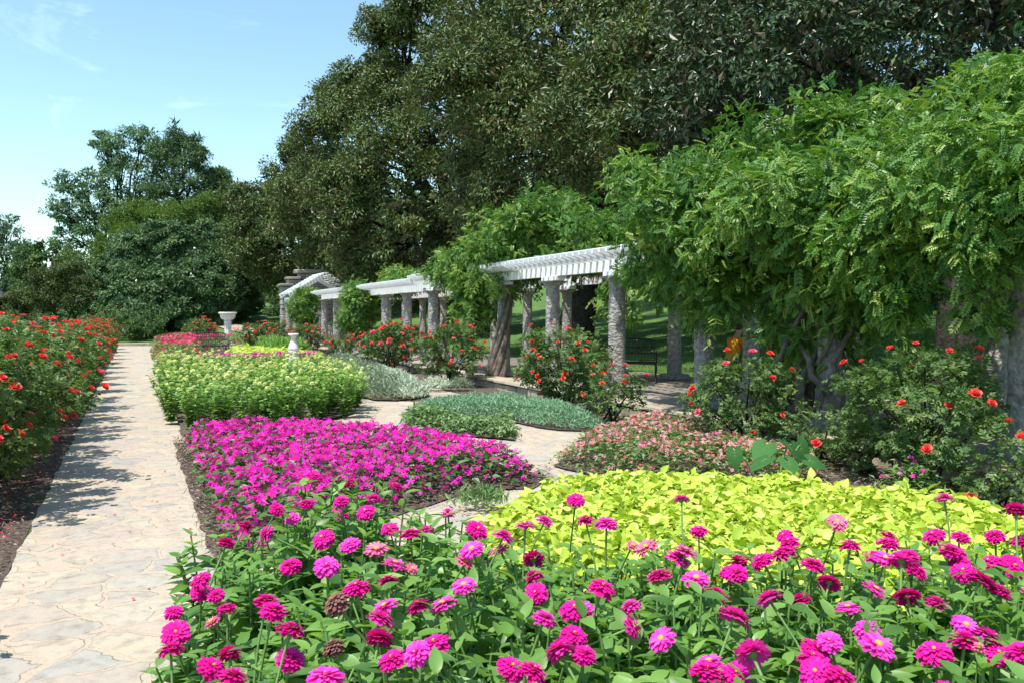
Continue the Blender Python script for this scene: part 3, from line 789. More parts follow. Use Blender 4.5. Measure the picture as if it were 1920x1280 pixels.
# ------------------------------------------------------------------ pergola
CX, RX = 8.3, 11.45
Y0, STEP = 5.80, 2.683
COLS = [Y0 - STEP + STEP * i for i in range(15)] + [48.3, 51.0]
ZB, ZT = .34, 2.42
pg = thing('pergola', 'long white slatted pergola on two rows of rough granite columns', 'pergola', (CX, 24, .2))
og = np.array([CX, 24, .2])
def column_mesh(seed):
    m = MB(); zs = np.linspace(0, ZT - ZB - .1, 22)
    r0 = np.random.default_rng(seed)
    prof = [(.168 - .024 * z / 2 + r0.normal() * .004, z) for z in zs]
    lathe(m, prof, 26, 0, .028, True, seed)
    return mesh_from(m, 'column', [M['granite']])
cmesh = [column_mesh(s) for s in range(4)]
m = MB(); box(m, (-.27, -.27, -.14), (.27, .27, 0), bev=.03, jit=.006); basem = mesh_from(m, 'base', [M['granite']])
m = MB(); lathe(m, [(.17, 0), (.21, .03), (.22, .06)], 20); box(m, (-.24, -.24, .061), (.24, .24, .10), bev=.012); capm = mesh_from(m, 'capital', [M['granite']])
k = 0
for y in COLS:
    for X in (CX, RX):
        k += 1
        c = link('column', cmesh[k % 4], pg, (X - og[0], y - og[1], ZB - og[2]), (0, 0, rng.uniform(0, 6)))
        c.scale = (rng.uniform(.95, 1.06),) * 2 + (1,)
        link('base', basem, c, (0, 0, 0), (0, 0, -c.rotation_euler.z))
        link('capital', capm, c, (0, 0, ZT - ZB - .1), (0, 0, -c.rotation_euler.z))
def rafter(mb, y, z, x0, x1, d=.17, w=.045):
    # tapered rafter tails
    xs = [x0, x0 + .28, x1 - .28, x1]; zb = [z + d * .55, z, z, z + d * .55]
    for s in (0,):
        v = []
        for yy in (y - w / 2, y + w / 2):
            v += [(x, yy, b) for x, b in zip(xs, zb)] + [(x, yy, z + d) for x in xs[::-1]]
        mb.add(v, [[7 - i for i in range(8)][::-1], [8 + i for i in range(8)][::-1]])
        q = []
        for i in range(8):
            j = (i + 1) % 8; q.append([i, 8 + i, 8 + j, j])
        mb.add(v, np.array(q)[:, ::-1])
for (ya, yb, zr) in ((2.6, 25.4, .10), (25.4, 41.0, 0.0)):
    for X in (CX, RX):
        b = MB(); box(b, (X - .07, ya, ZT + zr), (X + .07, yb - .01, ZT + .2 + zr)); bo = b.build('beam', M['white_paint'], pg, og)
    if zr:
        for y in COLS:
            if y < yb:
                for X in (CX, RX):
                    b = MB(); box(b, (X - .11, y - .35, ZT + .003), (X + .11, y + .35, ZT + zr - .003), bev=.01); b.build('bracket', M['white_paint'], pg, og)
    r = MB(); y = ya + .1
    while y < yb - .05:
        rafter(r, y, ZT + .202 + zr, CX - .62, RX + .6, .17, .05); y += .25
    r.build('rafter_slats', M['white_paint'], pg, og)
    r = MB()
    for i in range(11):
        x = CX - .45 + i * .385
        box(r, (x, ya + .02, ZT + .374 + zr), (x + .05, yb - .03, ZT + .41 + zr))
    r.build('lath_grid', M['white_paint'], pg, og)
# white gable over the far end
cxm = (CX + RX) / 2; ga, gz = 48.0, ZT + .24
for yy in (ga, ga + 3.2):
    gb = MB()
    for s in (-1, 1):
        p0 = np.array([cxm + s * 1.95, gz]); p1 = np.array([cxm + s * .02, gz + 1.12])
        d = (p1 - p0) / np.linalg.norm(p1 - p0); nn = np.array([-d[1], d[0]]) * (1 if s < 0 else -1) * .24
        v = []
        for y_ in (yy, yy + .08):
            for q in (p0, p1, p1 + nn, p0 + nn): v.append((q[0], y_, q[1]))
        gb.add(v, [[0, 3, 2, 1], [4, 5, 6, 7], [0, 1, 5, 4], [1, 2, 6, 5], [2, 3, 7, 6], [3, 0, 4, 7]])
    gb.build('gable', M['white_paint'], pg, og)
gb = MB()
for s in (-1, 1):
    for i in range(13):
        f = i / 12
        x = cxm + s * (1.93 - 1.85 * f); z = gz + 1.12 * f + .26 * .86
        box(gb, (x - .05, ga - .15, z), (x + .05, ga + 3.4, z + .045))
gb.build('gable_slats', M['white_paint'], pg, og)
for X in (CX - .1, RX + .1):
    b = MB(); box(b, (X - .08, ga - .1, ZT + .003), (X + .08, ga + 3.3, ZT + .23)); b.build('gable_beam', M['white_paint'], pg, og)

# ------------------------------------------------------------------ wisteria on the pergola
wg = 'wisteria vines on the pergola'
def wisteria(label, base, lobes, curtain, dens, stems, group=wg, size=.138, n=34, twirl=10, lumps=30, lump_r=.25, shoots=40, thick=1.1):
    root = thing('wisteria_vine', label, 'vine', base, 0, group); base = np.array(base, float)
    f = MB(); P = crown(f, lobes, dens, .32, n, PIN, size, up=.75, back=.25, shell=(.80, 1.06), squash=.8, hang=.05, lumps=lumps, lump_r=lump_r, inner=.10, recess=.80, bigd=.7, lout=(.82, 1.16))
    if curtain: P2 = crown(f, curtain, dens * .8, .30, n, PIN, size, up=.6, back=.4, shell=(.7, 1.1), squash=1.0, hang=.3, lumps=7, lump_r=.36, inner=.06); P = np.concatenate([P, P2])
    # long young shoots, some standing clear of the mass, some hanging
    ks = rng.integers(0, len(P), shoots)
    for k in ks:
        p = P[k].copy(); hangs = rng.random() < .45 or p[2] < 3.0
        d = rdir(1)[0] * [.8, .8, .3] + ([-.35, -.15, -.4] if hangs else [-.25, -.1, .7]); pts = [p]
        for i in range(rng.integers(5, 10)):
            d = norm(d + rng.normal(size=3) * .28 + [0, 0, -.12]); pts.append(pts[-1] + d * .085)
        pts = np.array(pts); q = np.repeat(pts[1:], 2, 0); n_ = len(q)
        tube(f, pts, np.linspace(.006, .003, len(pts)), 4, cap=False, tint=.75)
        tg = np.repeat(np.diff(pts, axis=0), 2, 0); sdv = norm(np.cross(tg, [0, 0, 1.0]) + 1e-4) * np.tile([1, -1], n_ // 2)[:, None]
        inst(f, PIN, q, frames(norm(norm(tg) * .5 + sdv + rng.normal(size=(n_, 3)) * .25), norm(np.array([0, 0, 1.]) + rdir(n_) * .4)), size * np.linspace(1.15, .6, n_), 0, np.clip(.55 + .35 * np.linspace(0, 1, n_) + rng.normal(size=n_) * .08, 0, 1))
    f.build('foliage', M['wisteria_leaf'], root, base)
    s = MB()
    for pts, rad in stems: tube(s, pts, rad * thick, 8)
    s.build('trunk', M['vine_bark'], root, base)
    for k in rng.integers(0, len(P), twirl):
        p = P[k].copy(); d = rdir(1)[0] * [.8, .8, .4] + [-.5, 0, .3 if rng.random() < .5 else -.5]; pts = [p]
        for i in range(6):
            d = d + rng.normal(size=3) * .35 + [0, 0, -.12]; pts.append(pts[-1] + norm(d) * .13)
        tw = MB(); tube(tw, pts, np.linspace(.007, .003, 7), 4, cap=False); tw.build('tendril', M['vine_bark'], root, base)
    return root
def twist(x, y, z0, z1, r, ph, turns, rad, wob=.05, n=16, lean=(0, 0)):
    tt = np.linspace(0, 1, n)
    a = ph + turns * 2 * PI * tt
    rr = r + rng.normal(size=n) * wob * .4
    return np.stack([x + rr * np.cos(a) + lean[0] * (1 - tt), y + rr * np.sin(a) + lean[1] * (1 - tt), z0 + (z1 - z0) * tt], 1), np.linspace(rad * 1.25, rad * .7, n)

yA = COLS[2]
stA = [twist(CX, yA, 0.2, 2.9, .25, p, tn, rd, .10, lean=(ln, l2)) for p, tn, rd, ln, l2 in ((0, .6, .075, .1, .3), (1.2, -.5, .06, -.1, .5), (2.4, .7, .07, .3, .6), (3.3, -.8, .05, -.25, -.1), (4.4, .5, .08, 0, .7), (5.2, -.6, .06, .2, .2), (2.8, .3, .05, -.2, .9), (1.9, .9, .05, .3, 1.0), (.6, -.9, .045, .5, .9), (3.8, .8, .06, -.1, 1.3), (4.8, -.4, .045, .35, 1.2), (.2, 1.1, .04, 0, -.3))]
stA += [twist(CX + rng.normal() * .08, yA + rng.normal() * .2, .2, 2.9, rng.uniform(.2, .34), rng.uniform(0, 6.28), rng.choice([-1, 1]) * rng.uniform(.4, 1.3), rng.uniform(.03, .07), .14, lean=(rng.normal() * .2, rng.uniform(-.2, 1.2))) for _ in range(14)]
wisteria('biggest wisteria, burying the near end of the pergola in leaves', (CX, yA, .2),
         [((9.6, 2.6, 3.1), (2.2, 2.0, .75)), ((9.4, 5.2, 3.15), (2.2, 2.0, .85)), ((9.3, 8.0, 3.2), (2.3, 2.1, .95)), ((9.3, 10.5, 3.2), (2.2, 1.8, 1.05)), ((10.0, 12.3, 3.1), (1.6, 1.2, .85)), ((10.6, 14.2, 3.0), (.9, .9, .5)), ((9.4, 6.4, 4.0), (.7, .8, .4)), ((9.2, 9.0, 4.15), (.8, .9, .45))],
         [((7.75, 7.2, 3.0), (.6, 1.5, .55)), ((7.75, 9.6, 2.95), (.6, 1.3, .55)), ((7.6, 6.0, 3.05), (.6, 1.0, .5)), ((7.55, 7.5, 2.85), (.35, .6, .35)), ((7.6, 4.2, 3.05), (.6, 1.0, .5)), ((7.8, 11.2, 2.75), (.55, 1.1, .75)), ((8.0, 11.9, 2.75), (.5, .5, .5)), ((7.75, 5.2, 3.0), (.6, 1.3, .6)), ((8.4, 9.0, 2.05), (.45, .7, .6)), ((8.4, 8.0, 2.1), (.4, .5, .5)), ((8.5, 8.9, 1.6), (.4, .6, .45)), ((7.7, 10.0, 2.3), (.26, .3, .5)), ((7.75, 8.3, 2.35), (.22, .25, .4)), ((7.8, 10.4, 2.1), (.35, .4, .35)), ((7.6, 6.6, 2.1), (.16, .18, .55)), ((7.7, 5.9, 2.2), (.14, .14, .45))],
         6.5, stA, twirl=24, shoots=420, thick=.72)
yB = COLS[6]
stB = [twist(CX - .05, yB, 0.0, 2.7, .24, p, tn, rd, .03, lean=(-.25, -.25)) for p, tn, rd in ((3.2, .45, .06), (3.6, .5, .05), (4.0, .4, .065), (4.4, .5, .045), (2.9, .4, .04), (4.8, .3, .05))]
wisteria('bright wisteria on the middle of the pergola with a twisted trunk', (CX, yB, .2),
         [((10.6, 16.2, 3.1), (1.0, 1.1, .45)), ((9.9, 17.4, 3.4), (1.2, 1.2, .65)), ((9.1, 19.2, 3.35), (1.5, 1.2, .85)), ((8.7, 20.8, 3.05), (1.2, 1.0, .6)), ((8.5, 22.3, 2.95), (.7, .7, .35)), ((9.3, 18.6, 4.05), (.8, .9, .5))],
         [((8.05, 19.7, 2.45), (.55, .7, .75)), ((7.85, 20.1, 2.8), (.45, .7, .45)), ((7.7, 21.9, 2.9), (.3, .5, .25)), ((8.0, 19.9, 1.9), (.4, .5, .55)), ((9.6, 15.9, 2.1), (.3, .5, .5))],
         6.0, stB, twirl=14, lumps=20, shoots=160)
yC = COLS[11]
stC = [twist(CX, yC, 0.1, 2.2, .22, p, .3, .045, .03) for p in (0, 1.5, 3, 4.2, 5)]
wisteria('rounded clump of wisteria halfway along the far white roof', (CX, yC, .2),
         [((8.05, yC - .1, 1.9), (.58, .7, .7)), ((8.0, yC - .2, 2.4), (.4, .5, .4)), ((7.9, yC + .1, 1.5), (.5, .6, .4))], [((9.6, yC - .5, 3.05), (.8, 1.2, .35))], 13, stC, twirl=3, lumps=12, lump_r=.3)
wisteria('darker rounded vine clump under the white gable', (CX, 45.2, .2),
         [((8.1, 45.2, 2.15), (.7, .8, .65)), ((8.3, 45.4, 1.6), (.6, .7, .5)), ((8.3, 45.2, 2.7), (.45, .6, .3))], None, 12, [twist(CX, 45.2, .1, 2.2, .25, p, .3, .05, .03) for p in (0, 2, 4)], twirl=2, lumps=10, lump_r=.3)

# ------------------------------------------------------------------ benches, birdbath, sundial
def curve(pts, n=14):
    pts = np.array(pts, float); k = len(pts); s = np.linspace(0, k - 1, n)
    return np.stack([np.interp(s, range(k), pts[:, i]) for i in range(3)], 1)
def bench_meshes():
    out = []
    s = MB()
    for i in range(9): box(s, (-.60, -.02 + i * .05, .42), (.60, .018 + i * .05, .445), bev=.006)
    box(s, (-.62, -.04, .395), (.62, -.025, .43)); box(s, (-.62, .43, .395), (.62, .445, .43)); out.append(('seat', s))
    b = MB()
    for i in range(17):
        x = -.58 + i * 1.16 / 16; tube(b, [(x, .45, .46), (x, .50, .68), (x, .53, .90 + .05 * math.sin(PI * i / 16))], .011, 5)
    for z, yy in ((.47, .455), (.62, .49), (.76, .51)): tube(b, [(-.6, yy, z), (.6, yy, z)], .012, 5)
    tube(b, [(-.62 + 1.24 * i / 12, .53, .90 + .05 * math.sin(PI * i / 12)) for i in range(13)], .022, 6)
    for i in range(8):
        x = -.51 + i * .146; a = np.linspace(0, 2 * PI, 9); tube(b, np.stack([x + .05 * np.cos(a), np.full(9, .50), .69 + .055 * np.sin(a)], 1), .009, 4, cap=False)
    out.append(('backrest', b))
    for sx in (-1, 1):
        a = MB(); tube(a, curve([(sx * .62, .52, .66), (sx * .62, .30, .68), (sx * .62, .05, .66), (sx * .62, -.06, .60), (sx * .62, -.02, .52), (sx * .62, .0, .43)]), .02, 6); out.append(('armrest', a))
        l = MB(); tube(l, curve([(sx * .6, -.02, .42), (sx * .62, -.08, .30), (sx * .6, -.02, .15), (sx * .62, -.08, .01)]), [.028] * 7 + [.02] * 4 + [.03] * 3, 6); out.append(('leg', l))
        l = MB(); tube(l, curve([(sx * .6, .44, .42), (sx * .62, .40, .30), (sx * .6, .46, .15), (sx * .62, .54, .01)]), [.028] * 7 + [.02] * 4 + [.03] * 3, 6); out.append(('leg', l))
    return [(n, mesh_from(q, n, [M['iron']])) for n, q in out]
BM_ = bench_meshes()
def bench(label, loc, rz):
    r = thing('iron_bench', label, 'bench', loc, rz, 'black iron garden benches')
    for n, me in BM_: link(n, me, r)
p = at(1207, 716, .2)
bench('black iron bench on the terrace behind the granite column', (p[0] - .25, p[1] + .25, .2), math.radians(-33))
bench('black iron bench among the crimson flowers near the birdbath', (2.95, 36.6, 0.02), math.radians(8))
bench('black iron bench under the far pergola between two columns', (9.35, 41.2, .2), math.radians(-90))

bp = far(427, 590, 46); bb = thing('birdbath', 'white carved stone birdbath beyond the flower beds', 'birdbath', (bp[0], bp[1], 0))
m = MB(); box(m, (-.42, -.42, 0), (.42, .42, .14), bev=.02); box(m, (-.34, -.34, .141), (.34, .34, .24), bev=.02); m.build('plinth', M['white_stone'], bb)
m = MB(); lathe(m, [(.30, .242), (.31, .30), (.27, .36), (.22, .46), (.19, .60), (.20, .72), (.175, .9), (.17, 1.05), (.20, 1.2), (.24, 1.3), (.20, 1.36), (.22, 1.42)], 24)
for i in range(8):
    a = i * PI / 4; tube(m, [(.2 * math.cos(a), .2 * math.sin(a), .45), (.175 * math.cos(a), .175 * math.sin(a), .8), (.2 * math.cos(a), .2 * math.sin(a), 1.2)], [.04, .03, .05], 6)
m.build('pedestal', M['white_stone'], bb)
m = MB(); lathe(m, [(.24, 1.422), (.38, 1.47), (.46, 1.55), (.48, 1.72), (.56, 1.75), (.575, 1.80), (.55, 1.83), (.47, 1.82), (.40, 1.70), (.2, 1.64), (.001, 1.63)], 32); m.build('bowl', M['white_stone'], bb)

bb.scale = (.84, .84, 1)
sp = far(550, 590, 26.5); sd = thing('sundial', 'white baluster sundial standing behind the yellow zinnias', 'sundial', (sp[0], sp[1], 0))
m = MB(); box(m, (-.2, -.2, 0), (.2, .2, .1), bev=.015); box(m, (-.16, -.16, .1005), (.16, .16, .40), bev=.015); m.build('plinth', M['white_stone'], sd)
m = MB(); lathe(m, [(.12, .402), (.13, .44), (.10, .47), (.11, .50), (.155, .54), (.165, .58), (.16, .585), (.165, .62), (.172, .625), (.165, .66), (.14, .76), (.10, .86), (.075, .95), (.085, 1.0), (.12, 1.04)], 28); m.build('baluster', M['white_stone'], sd)
m = MB(); lathe(m, [(.12, 1.042), (.165, 1.06), (.165, 1.10), (.15, 1.115), (.001, 1.115)], 28); m.build('top_slab', M['white_stone'], sd)
m = MB(); m.add([(-.05, -.004, 1.116), (.06, -.004, 1.116), (.06, -.004, 1.2), (-.05, .004, 1.116), (.06, .004, 1.116), (.06, .004, 1.2)], [[0, 1, 2], [5, 4, 3]]); m.add([(-.05, -.004, 1.116), (.06, -.004, 1.116), (.06, -.004, 1.2), (-.05, .004, 1.116), (.06, .004, 1.116), (.06, .004, 1.2)], [[0, 2, 5, 3], [1, 4, 5, 2]]); m.build('gnomon', M['bronze'], sd)

# ------------------------------------------------------------------ seated person behind the columns
bx, by = 11.85, 14.95
lb = thing('low_bench', 'dark backless bench between two rear columns', 'bench', (bx, by, .2), math.radians(90))
m = MB()
for i in range(4): box(m, (-.7, -.2 + i * .1, .40), (.7, -.115 + i * .1, .44), bev=.008)
m.build('seat', M['iron'], lb)
for sx in (-.55, .55):
    for sy in (-.14, .14):
        m = MB(); box(m, (sx - .03, sy - .03, 0), (sx + .03, sy + .03, .398)); m.build('leg', M['iron'], lb)
pr = thing('person', 'person in an orange yellow shirt seated behind the columns', 'person', (bx, by, .2), math.radians(-80)); pr.scale = (.9, .95, 1)
def skin(name, pts, edges, radii, mat, parent, root=0, sub=2):
    me = bpy.data.meshes.new(name); me.from_pydata(pts, edges, []); me.materials.append(M[mat])
    o = link(name, me, parent)
    md = o.modifiers.new('skin', 'SKIN'); md.use_smooth_shade = True
    for i, r in enumerate(radii):
        me.skin_vertices[0].data[i].radius = (r, r) if np.isscalar(r) else r
        me.skin_vertices[0].data[i].use_root = (i == root)
    s = o.modifiers.new('sub', 'SUBSURF'); s.levels = sub; s.render_levels = sub
    return o
# local frame: +Y is where the person looks; leaning forward
pts = [(0, 0, .50), (0, .02, .64), (0, .07, .80), (0, .13, .95), (0, .16, 1.03), (0, .22, 1.10), (0, .26, 1.20), (0, .27, 1.27),
       (.17, .13, .95), (.25, .17, .76), (.22, .36, .62), (.19, .42, .58), (-.17, .13, .95), (-.25, .17, .76), (-.22, .36, .62), (-.19, .42, .58),
       (.10, .04, .50), (.13, .42, .50), (.13, .46, .12), (.13, .44, .05), (.13, .58, .03), (-.10, .04, .50), (-.13, .42, .50), (-.13, .46, .12), (-.13, .44, .05), (-.13, .58, .03)]
ed = [(0, 1), (1, 2), (2, 3), (3, 4), (4, 5), (5, 6), (6, 7), (3, 8), (8, 9), (9, 10), (10, 11), (3, 12), (12, 13), (13, 14), (14, 15), (0, 16), (16, 17), (17, 18), (18, 19), (19, 20), (0, 21), (21, 22), (22, 23), (23, 24), (24, 25)]
ra = [(.15, .11), (.14, .10), (.15, .10), (.15, .095), .06, .065, .10, .07, .06, .045, .036, .03, .06, .045, .036, .03, .085, .06, .045, .045, .035, .085, .06, .045, .045, .035]
skin('body', pts, ed, ra, 'skin', pr)
skin('shirt', [pts[0], pts[1], pts[2], pts[3], (0, .145, .985), pts[8], (.22, .155, .84), pts[12], (-.22, .155, .84)], [(0, 1), (1, 2), (2, 3), (3, 4), (3, 5), (5, 6), (3, 7), (7, 8)],
     [(.20, .15), (.185, .135), (.19, .135), (.185, .12), .075, .085, .07, .085, .07], 'shirt', pr)
skin('trousers', [pts[0], pts[16], pts[17], pts[18], pts[21], pts[22], pts[23]], [(0, 1), (1, 2), (2, 3), (0, 4), (4, 5), (5, 6)], [(.17, .13), .105, .08, .06, .105, .08, .06], 'trousers', pr)
skin('hair', [(0, .21, 1.14), (0, .22, 1.22), (0, .255, 1.29)], [(0, 1), (1, 2)], [.07, .11, .085], 'hair', pr)
for s in (-1, 1):
    m = MB()
    for i in range(4):
        x = s * (.19 - .02 * (i - 1.5) * s); tube(m, [(x, .43, .575), (x, .48, .565), (x, .505, .545), (x, .50, .525)], [.011, .010, .009, .008], 6)
    tube(m, [(s * .165, .42, .58), (s * .14, .45, .57), (s * .135, .475, .56)], [.013, .011, .009], 6)
    m.build('hand', M['skin'], pr)

# ------------------------------------------------------------------ carpets of bedding plants (nobody could count them)
def mound_height(P, x, y, h, spacing, edge=.22, lump=.3, seed=0):
    r = np.random.default_rng(seed)
    n = max(3, int(area(P) / spacing ** 2)); c = P.min(0) - .2 + r.random((n * 2, 2)) * (np.ptp(P, axis=0) + .4)
    d2 = np.full(len(x), 9.)
    for q in c: d2 = np.minimum(d2, (x - q[0]) ** 2 + (y - q[1]) ** 2)
    d = edge_dist(P, x, y)
    return h * (1 - lump * np.clip(d2 / spacing ** 2, 0, 1)) * np.sqrt(np.clip(d / edge, .06, 1)), d


def carpet(P, h, dens, leaf, size, mat, mb, spacing=.35, zlow=.35, edge=.22, lump=.3, up=1.0, spread=.7, seed=0, smooth=False, tilt=0.0, tint_bias=0.0, spill=.05):
    n = int(area(P) * dens); q = sample(P, n); x, y = q[:, 0], q[:, 1]
    H, d = mound_height(P, x, y, h, spacing, edge, lump, seed)
    z = H * (zlow + (1 - zlow) * rng.random(n) ** .5) + .012
    al = np.stack([rng.normal(size=n), rng.normal(size=n), rng.normal(size=n) * .35 + tilt], 1)
    # face outward near the bed edge
    upv = norm(np.array([0, 0, up]) + rdir(n) * spread)
    pos = np.stack([x + rng.normal(size=n) * spill, y + rng.normal(size=n) * spill, z], 1)
    tint = np.clip(rng.random(n) * .8 + .2 * rng.random(n) + tint_bias, 0, 1)
    inst(mb, leaf, pos, frames(al, upv), size * rng.uniform(.7, 1.25, n), mat, tint, smooth)


def flowers(P, h, dens, size, mat, mb, spacing=.35, edge=.22, lump=.3, seed=0, tpl=FIVE, lift=.02, spread=.45, low=.12, sides=True):
    n = int(area(P) * dens); q = sample(P, n); x, y = q[:, 0], q[:, 1]
    H, d = mound_height(P, x, y, h, spacing, edge, lump, seed)
    z = H * np.where(d < edge, .55 + .5 * rng.random(n), 1 - low * rng.random(n)) + lift
    upv = norm(np.array([0, 0, 1.0]) + rdir(n) * spread + np.where(d < edge, .5, .12)[:, None] * np.array([-.6, -.6, 0]))
    inst(mb, tpl, np.stack([x, y, z], 1), frames(rdir(n), upv)[:, :, [1, 0, 2]] * np.array([1, 1, -1]), size * rng.uniform(.75, 1.2, n), mat)


b = MB(); carpet(P_MAG, .34, 620, LQ_WIDE, .085, 0, b, .38, .25, seed=3); flowers(P_MAG, .35, 215, .035, 1, b, .38, seed=3)
flowers(P_MAG, .36, 90, .032, 1, b, .38, seed=3, lift=.035)
stuff('impatiens_carpet', 'carpet of vivid magenta impatiens in the bed beside the path', 'flower bed', b, [M['impatiens_leaf'], M['impatiens_petal']])

b = MB(); carpet(P_LIME, .32, 1000, LF_LIME, .09, 0, b, .42, .4, edge=.3, lump=.25, spread=.85, seed=5, smooth=True, tilt=.1)
stuff('sweet_potato_vine', 'carpet of lime green sweet potato vine behind the magenta zinnias', 'ground cover', b, [M['lime_leaf']])

b = MB(); carpet(P_VINCA, .34, 1250, LQ, .07, 0, b, .3, .25, seed=7); flowers(P_VINCA, .355, 260, .024, 1, b, .3, seed=7, lift=.012)
stuff('vinca_carpet', 'carpet of small pale pink and salmon vinca before the roses', 'flower bed', b, [M['vinca_leaf'], M['vinca_petal']])

b = MB(); carpet(P_TEAL, .30, 3600, LQ_NARROW, .075, 0, b, .4, .3, edge=.3, lump=.2, seed=8, spread=1.0, tilt=.9)
stuff('catmint_carpet', 'low blue green catmint carpet in front of the pergola roses', 'ground cover', b, [M['teal_leaf']])

b = MB(); carpet(P_BASIL, .34, 1700, LF_MED, .075, 0, b, .33, .12, edge=.12, lump=.3, seed=9, spread=.9)
stuff('basil_patch', 'low block of leafy green herbs behind the magenta carpet', 'ground cover', b, [M['basil_leaf']])

b = MB(); carpet(P_SILV, .42, 900, LQ_NARROW, .12, 0, b, .7, .2, edge=.5, lump=.25, seed=10, spread=1.0, tilt=1.0)
P2 = chaikin([at(690, 675, .4)[:2], at(740, 686, .4)[:2], at(800, 716, .35)[:2], at(805, 730, .2)[:2], at(760, 722, .35)[:2], at(700, 700, .4)[:2]], 1)
carpet(P2, .50, 2200, LQ_NARROW, .11, 1, b, .7, .5, edge=.4, lump=.2, seed=10, spread=1.0, tilt=1.2)
P3 = chaikin([at(690, 742, .1)[:2], at(700, 722, .3)[:2], at(770, 735, .2)[:2], at(800, 742, .05)[:2], at(760, 748, .05)[:2]], 1)
carpet(P3, .26, 1500, LQ_NARROW, .10, 2, b, .4, .3, edge=.3, lump=.2, seed=10, spread=1.0, tilt=1.0)
stuff('santolina_carpet', 'silver grey santolina sweeping beside the yellow zinnias', 'ground cover', b, [M['grey_leaf'], M['silver_leaf'], M['brown_leaf']])

b = MB(); carpet(P_STRIP, .48, 300, LQ_WIDE, .11, 0, b, .5, .4, seed=12); flowers(P_STRIP, .52, 90, .045, 1, b, .5, seed=12)
stuff('impatiens_strip', 'distant strip of purple flowers behind the yellow zinnia bed', 'flower bed', b, [M['impatiens_leaf'], M['impatiens_petal']])
b = MB(); carpet(P_FLIME, .36, 150, LF_LIME, .19, 0, b, .6, .4, seed=13)
stuff('far_lime_carpet', 'distant yellow green foliage carpet around the white sundial', 'ground cover', b, [M['lime_leaf']])
b = MB(); carpet(P_PHLOX, .72, 160, LQ, .14, 0, b, .6, .15, seed=14); flowers(P_PHLOX, .78, 19, .07, 1, b, .6, seed=14, spread=.7)
M['phlox_petal'] = leaf_mat('phlox_petal', [(0, (.42, .008, .07)), (.6, (.60, .03, .14)), (1, (.70, .10, .24))], .65, .2, .12)
stuff('phlox_bed', 'distant bed of crimson pink flowers beside the path end', 'flower bed', b, [M['vinca_leaf'], M['phlox_petal']])
b = MB(); carpet(P_TUFTS, .6, 420, LQ_NARROW, .28, 0, b, .6, .2, seed=15, tilt=1.6); flowers(P_TUFTS, .6, 9, .05, 1, b, .6, seed=15)
stuff('daylily_clump', 'distant bright green grassy clump beyond the lime carpet', 'ground cover', b, [M['yzin_leaf'], M['yzin_petal']])

# ------------------------------------------------------------------ grass blades where the sunny lawn shows between the columns
b = MB(); n = 60000
x = 12.45 + rng.random(n) ** 1.6 * 12; y = 6 + rng.random(n) * 30
keep = rng.random(n) < .9; x, y = x[keep], y[keep]; n = len(x)
inst(b, leaf_quad(.12, .01, .2), np.stack([x, y, terrain(x, y)], 1), frames(np.stack([rng.normal(size=n) * .4, rng.normal(size=n) * .4, np.ones(n)], 1), rdir(n)), rng.uniform(.05, .11, n), 0)
stuff('lawn_grass', 'mown green grass on the slope behind the pergola', 'grass', b, [M['grass_blade']])

# bark chips and fallen petals
b = MB()
def chips(P, dens, size=.035):
    n = int(area(P) * dens); q = sample(P, n)
    inst(b, leaf_quad(.3, .02, .05), np.stack([q[:, 0], q[:, 1], np.full(n, .062) + rng.random(n) * .012], 1), frames(np.stack([rng.normal(size=n), rng.normal(size=n), rng.normal(size=n) * .25], 1), norm(np.array([0, 0, 1.]) + rdir(n) * .4)), size * rng.uniform(.5, 1.6, n), 0)
chips(np.array([(.46, 5.6), (.80, 5.6), (.80, 12.4), (.46, 12.4)]), 1400)
chips(np.array([(-2.6, 3.5), (PATH_L - .03, 3.5), (PATH_L - .03, 20), (-2.6, 20)]), 500, .04)
chips(np.array([(6.35, 3.5), (7.5, 3.5), (7.5, 14), (6.35, 14)]), 700, .04)
chips(np.array([(1.9, 6.9), (3.8, 7.6), (4.2, 8.4), (3.6, 8.2), (2.9, 8.0)]), 900, .035)
stuff('bark_chips', 'loose bark chips scattered over the bed edges', 'mulch', b, [M['chips']])
b = MB(); n = 1500
x = np.concatenate([PATH_L - .1 - np.abs(rng.normal(size=n - 130)) * .45, rng.uniform(PATH_L, PATH_R, 60), 6.6 + rng.random(70) * .8]); y = np.concatenate([rng.uniform(3.5, 22, n - 130), rng.uniform(2.5, 14, 60), rng.uniform(4, 9, 70)])
z = np.where((x > PATH_L) & (x < PATH_R), .018, .085)
inst(b, leaf_quad(.8, .15, .1), np.stack([x, y, z], 1), frames(np.stack([rng.normal(size=n), rng.normal(size=n), rng.normal(size=n) * .1], 1), norm(np.array([0, 0, 1.]) + rdir(n) * .25)), .026 * rng.uniform(.6, 1.3, n), 0)
stuff('fallen_petals', 'red and pink petals fallen under the roses and on the path', 'petals', b, [M['petal_fallen']])

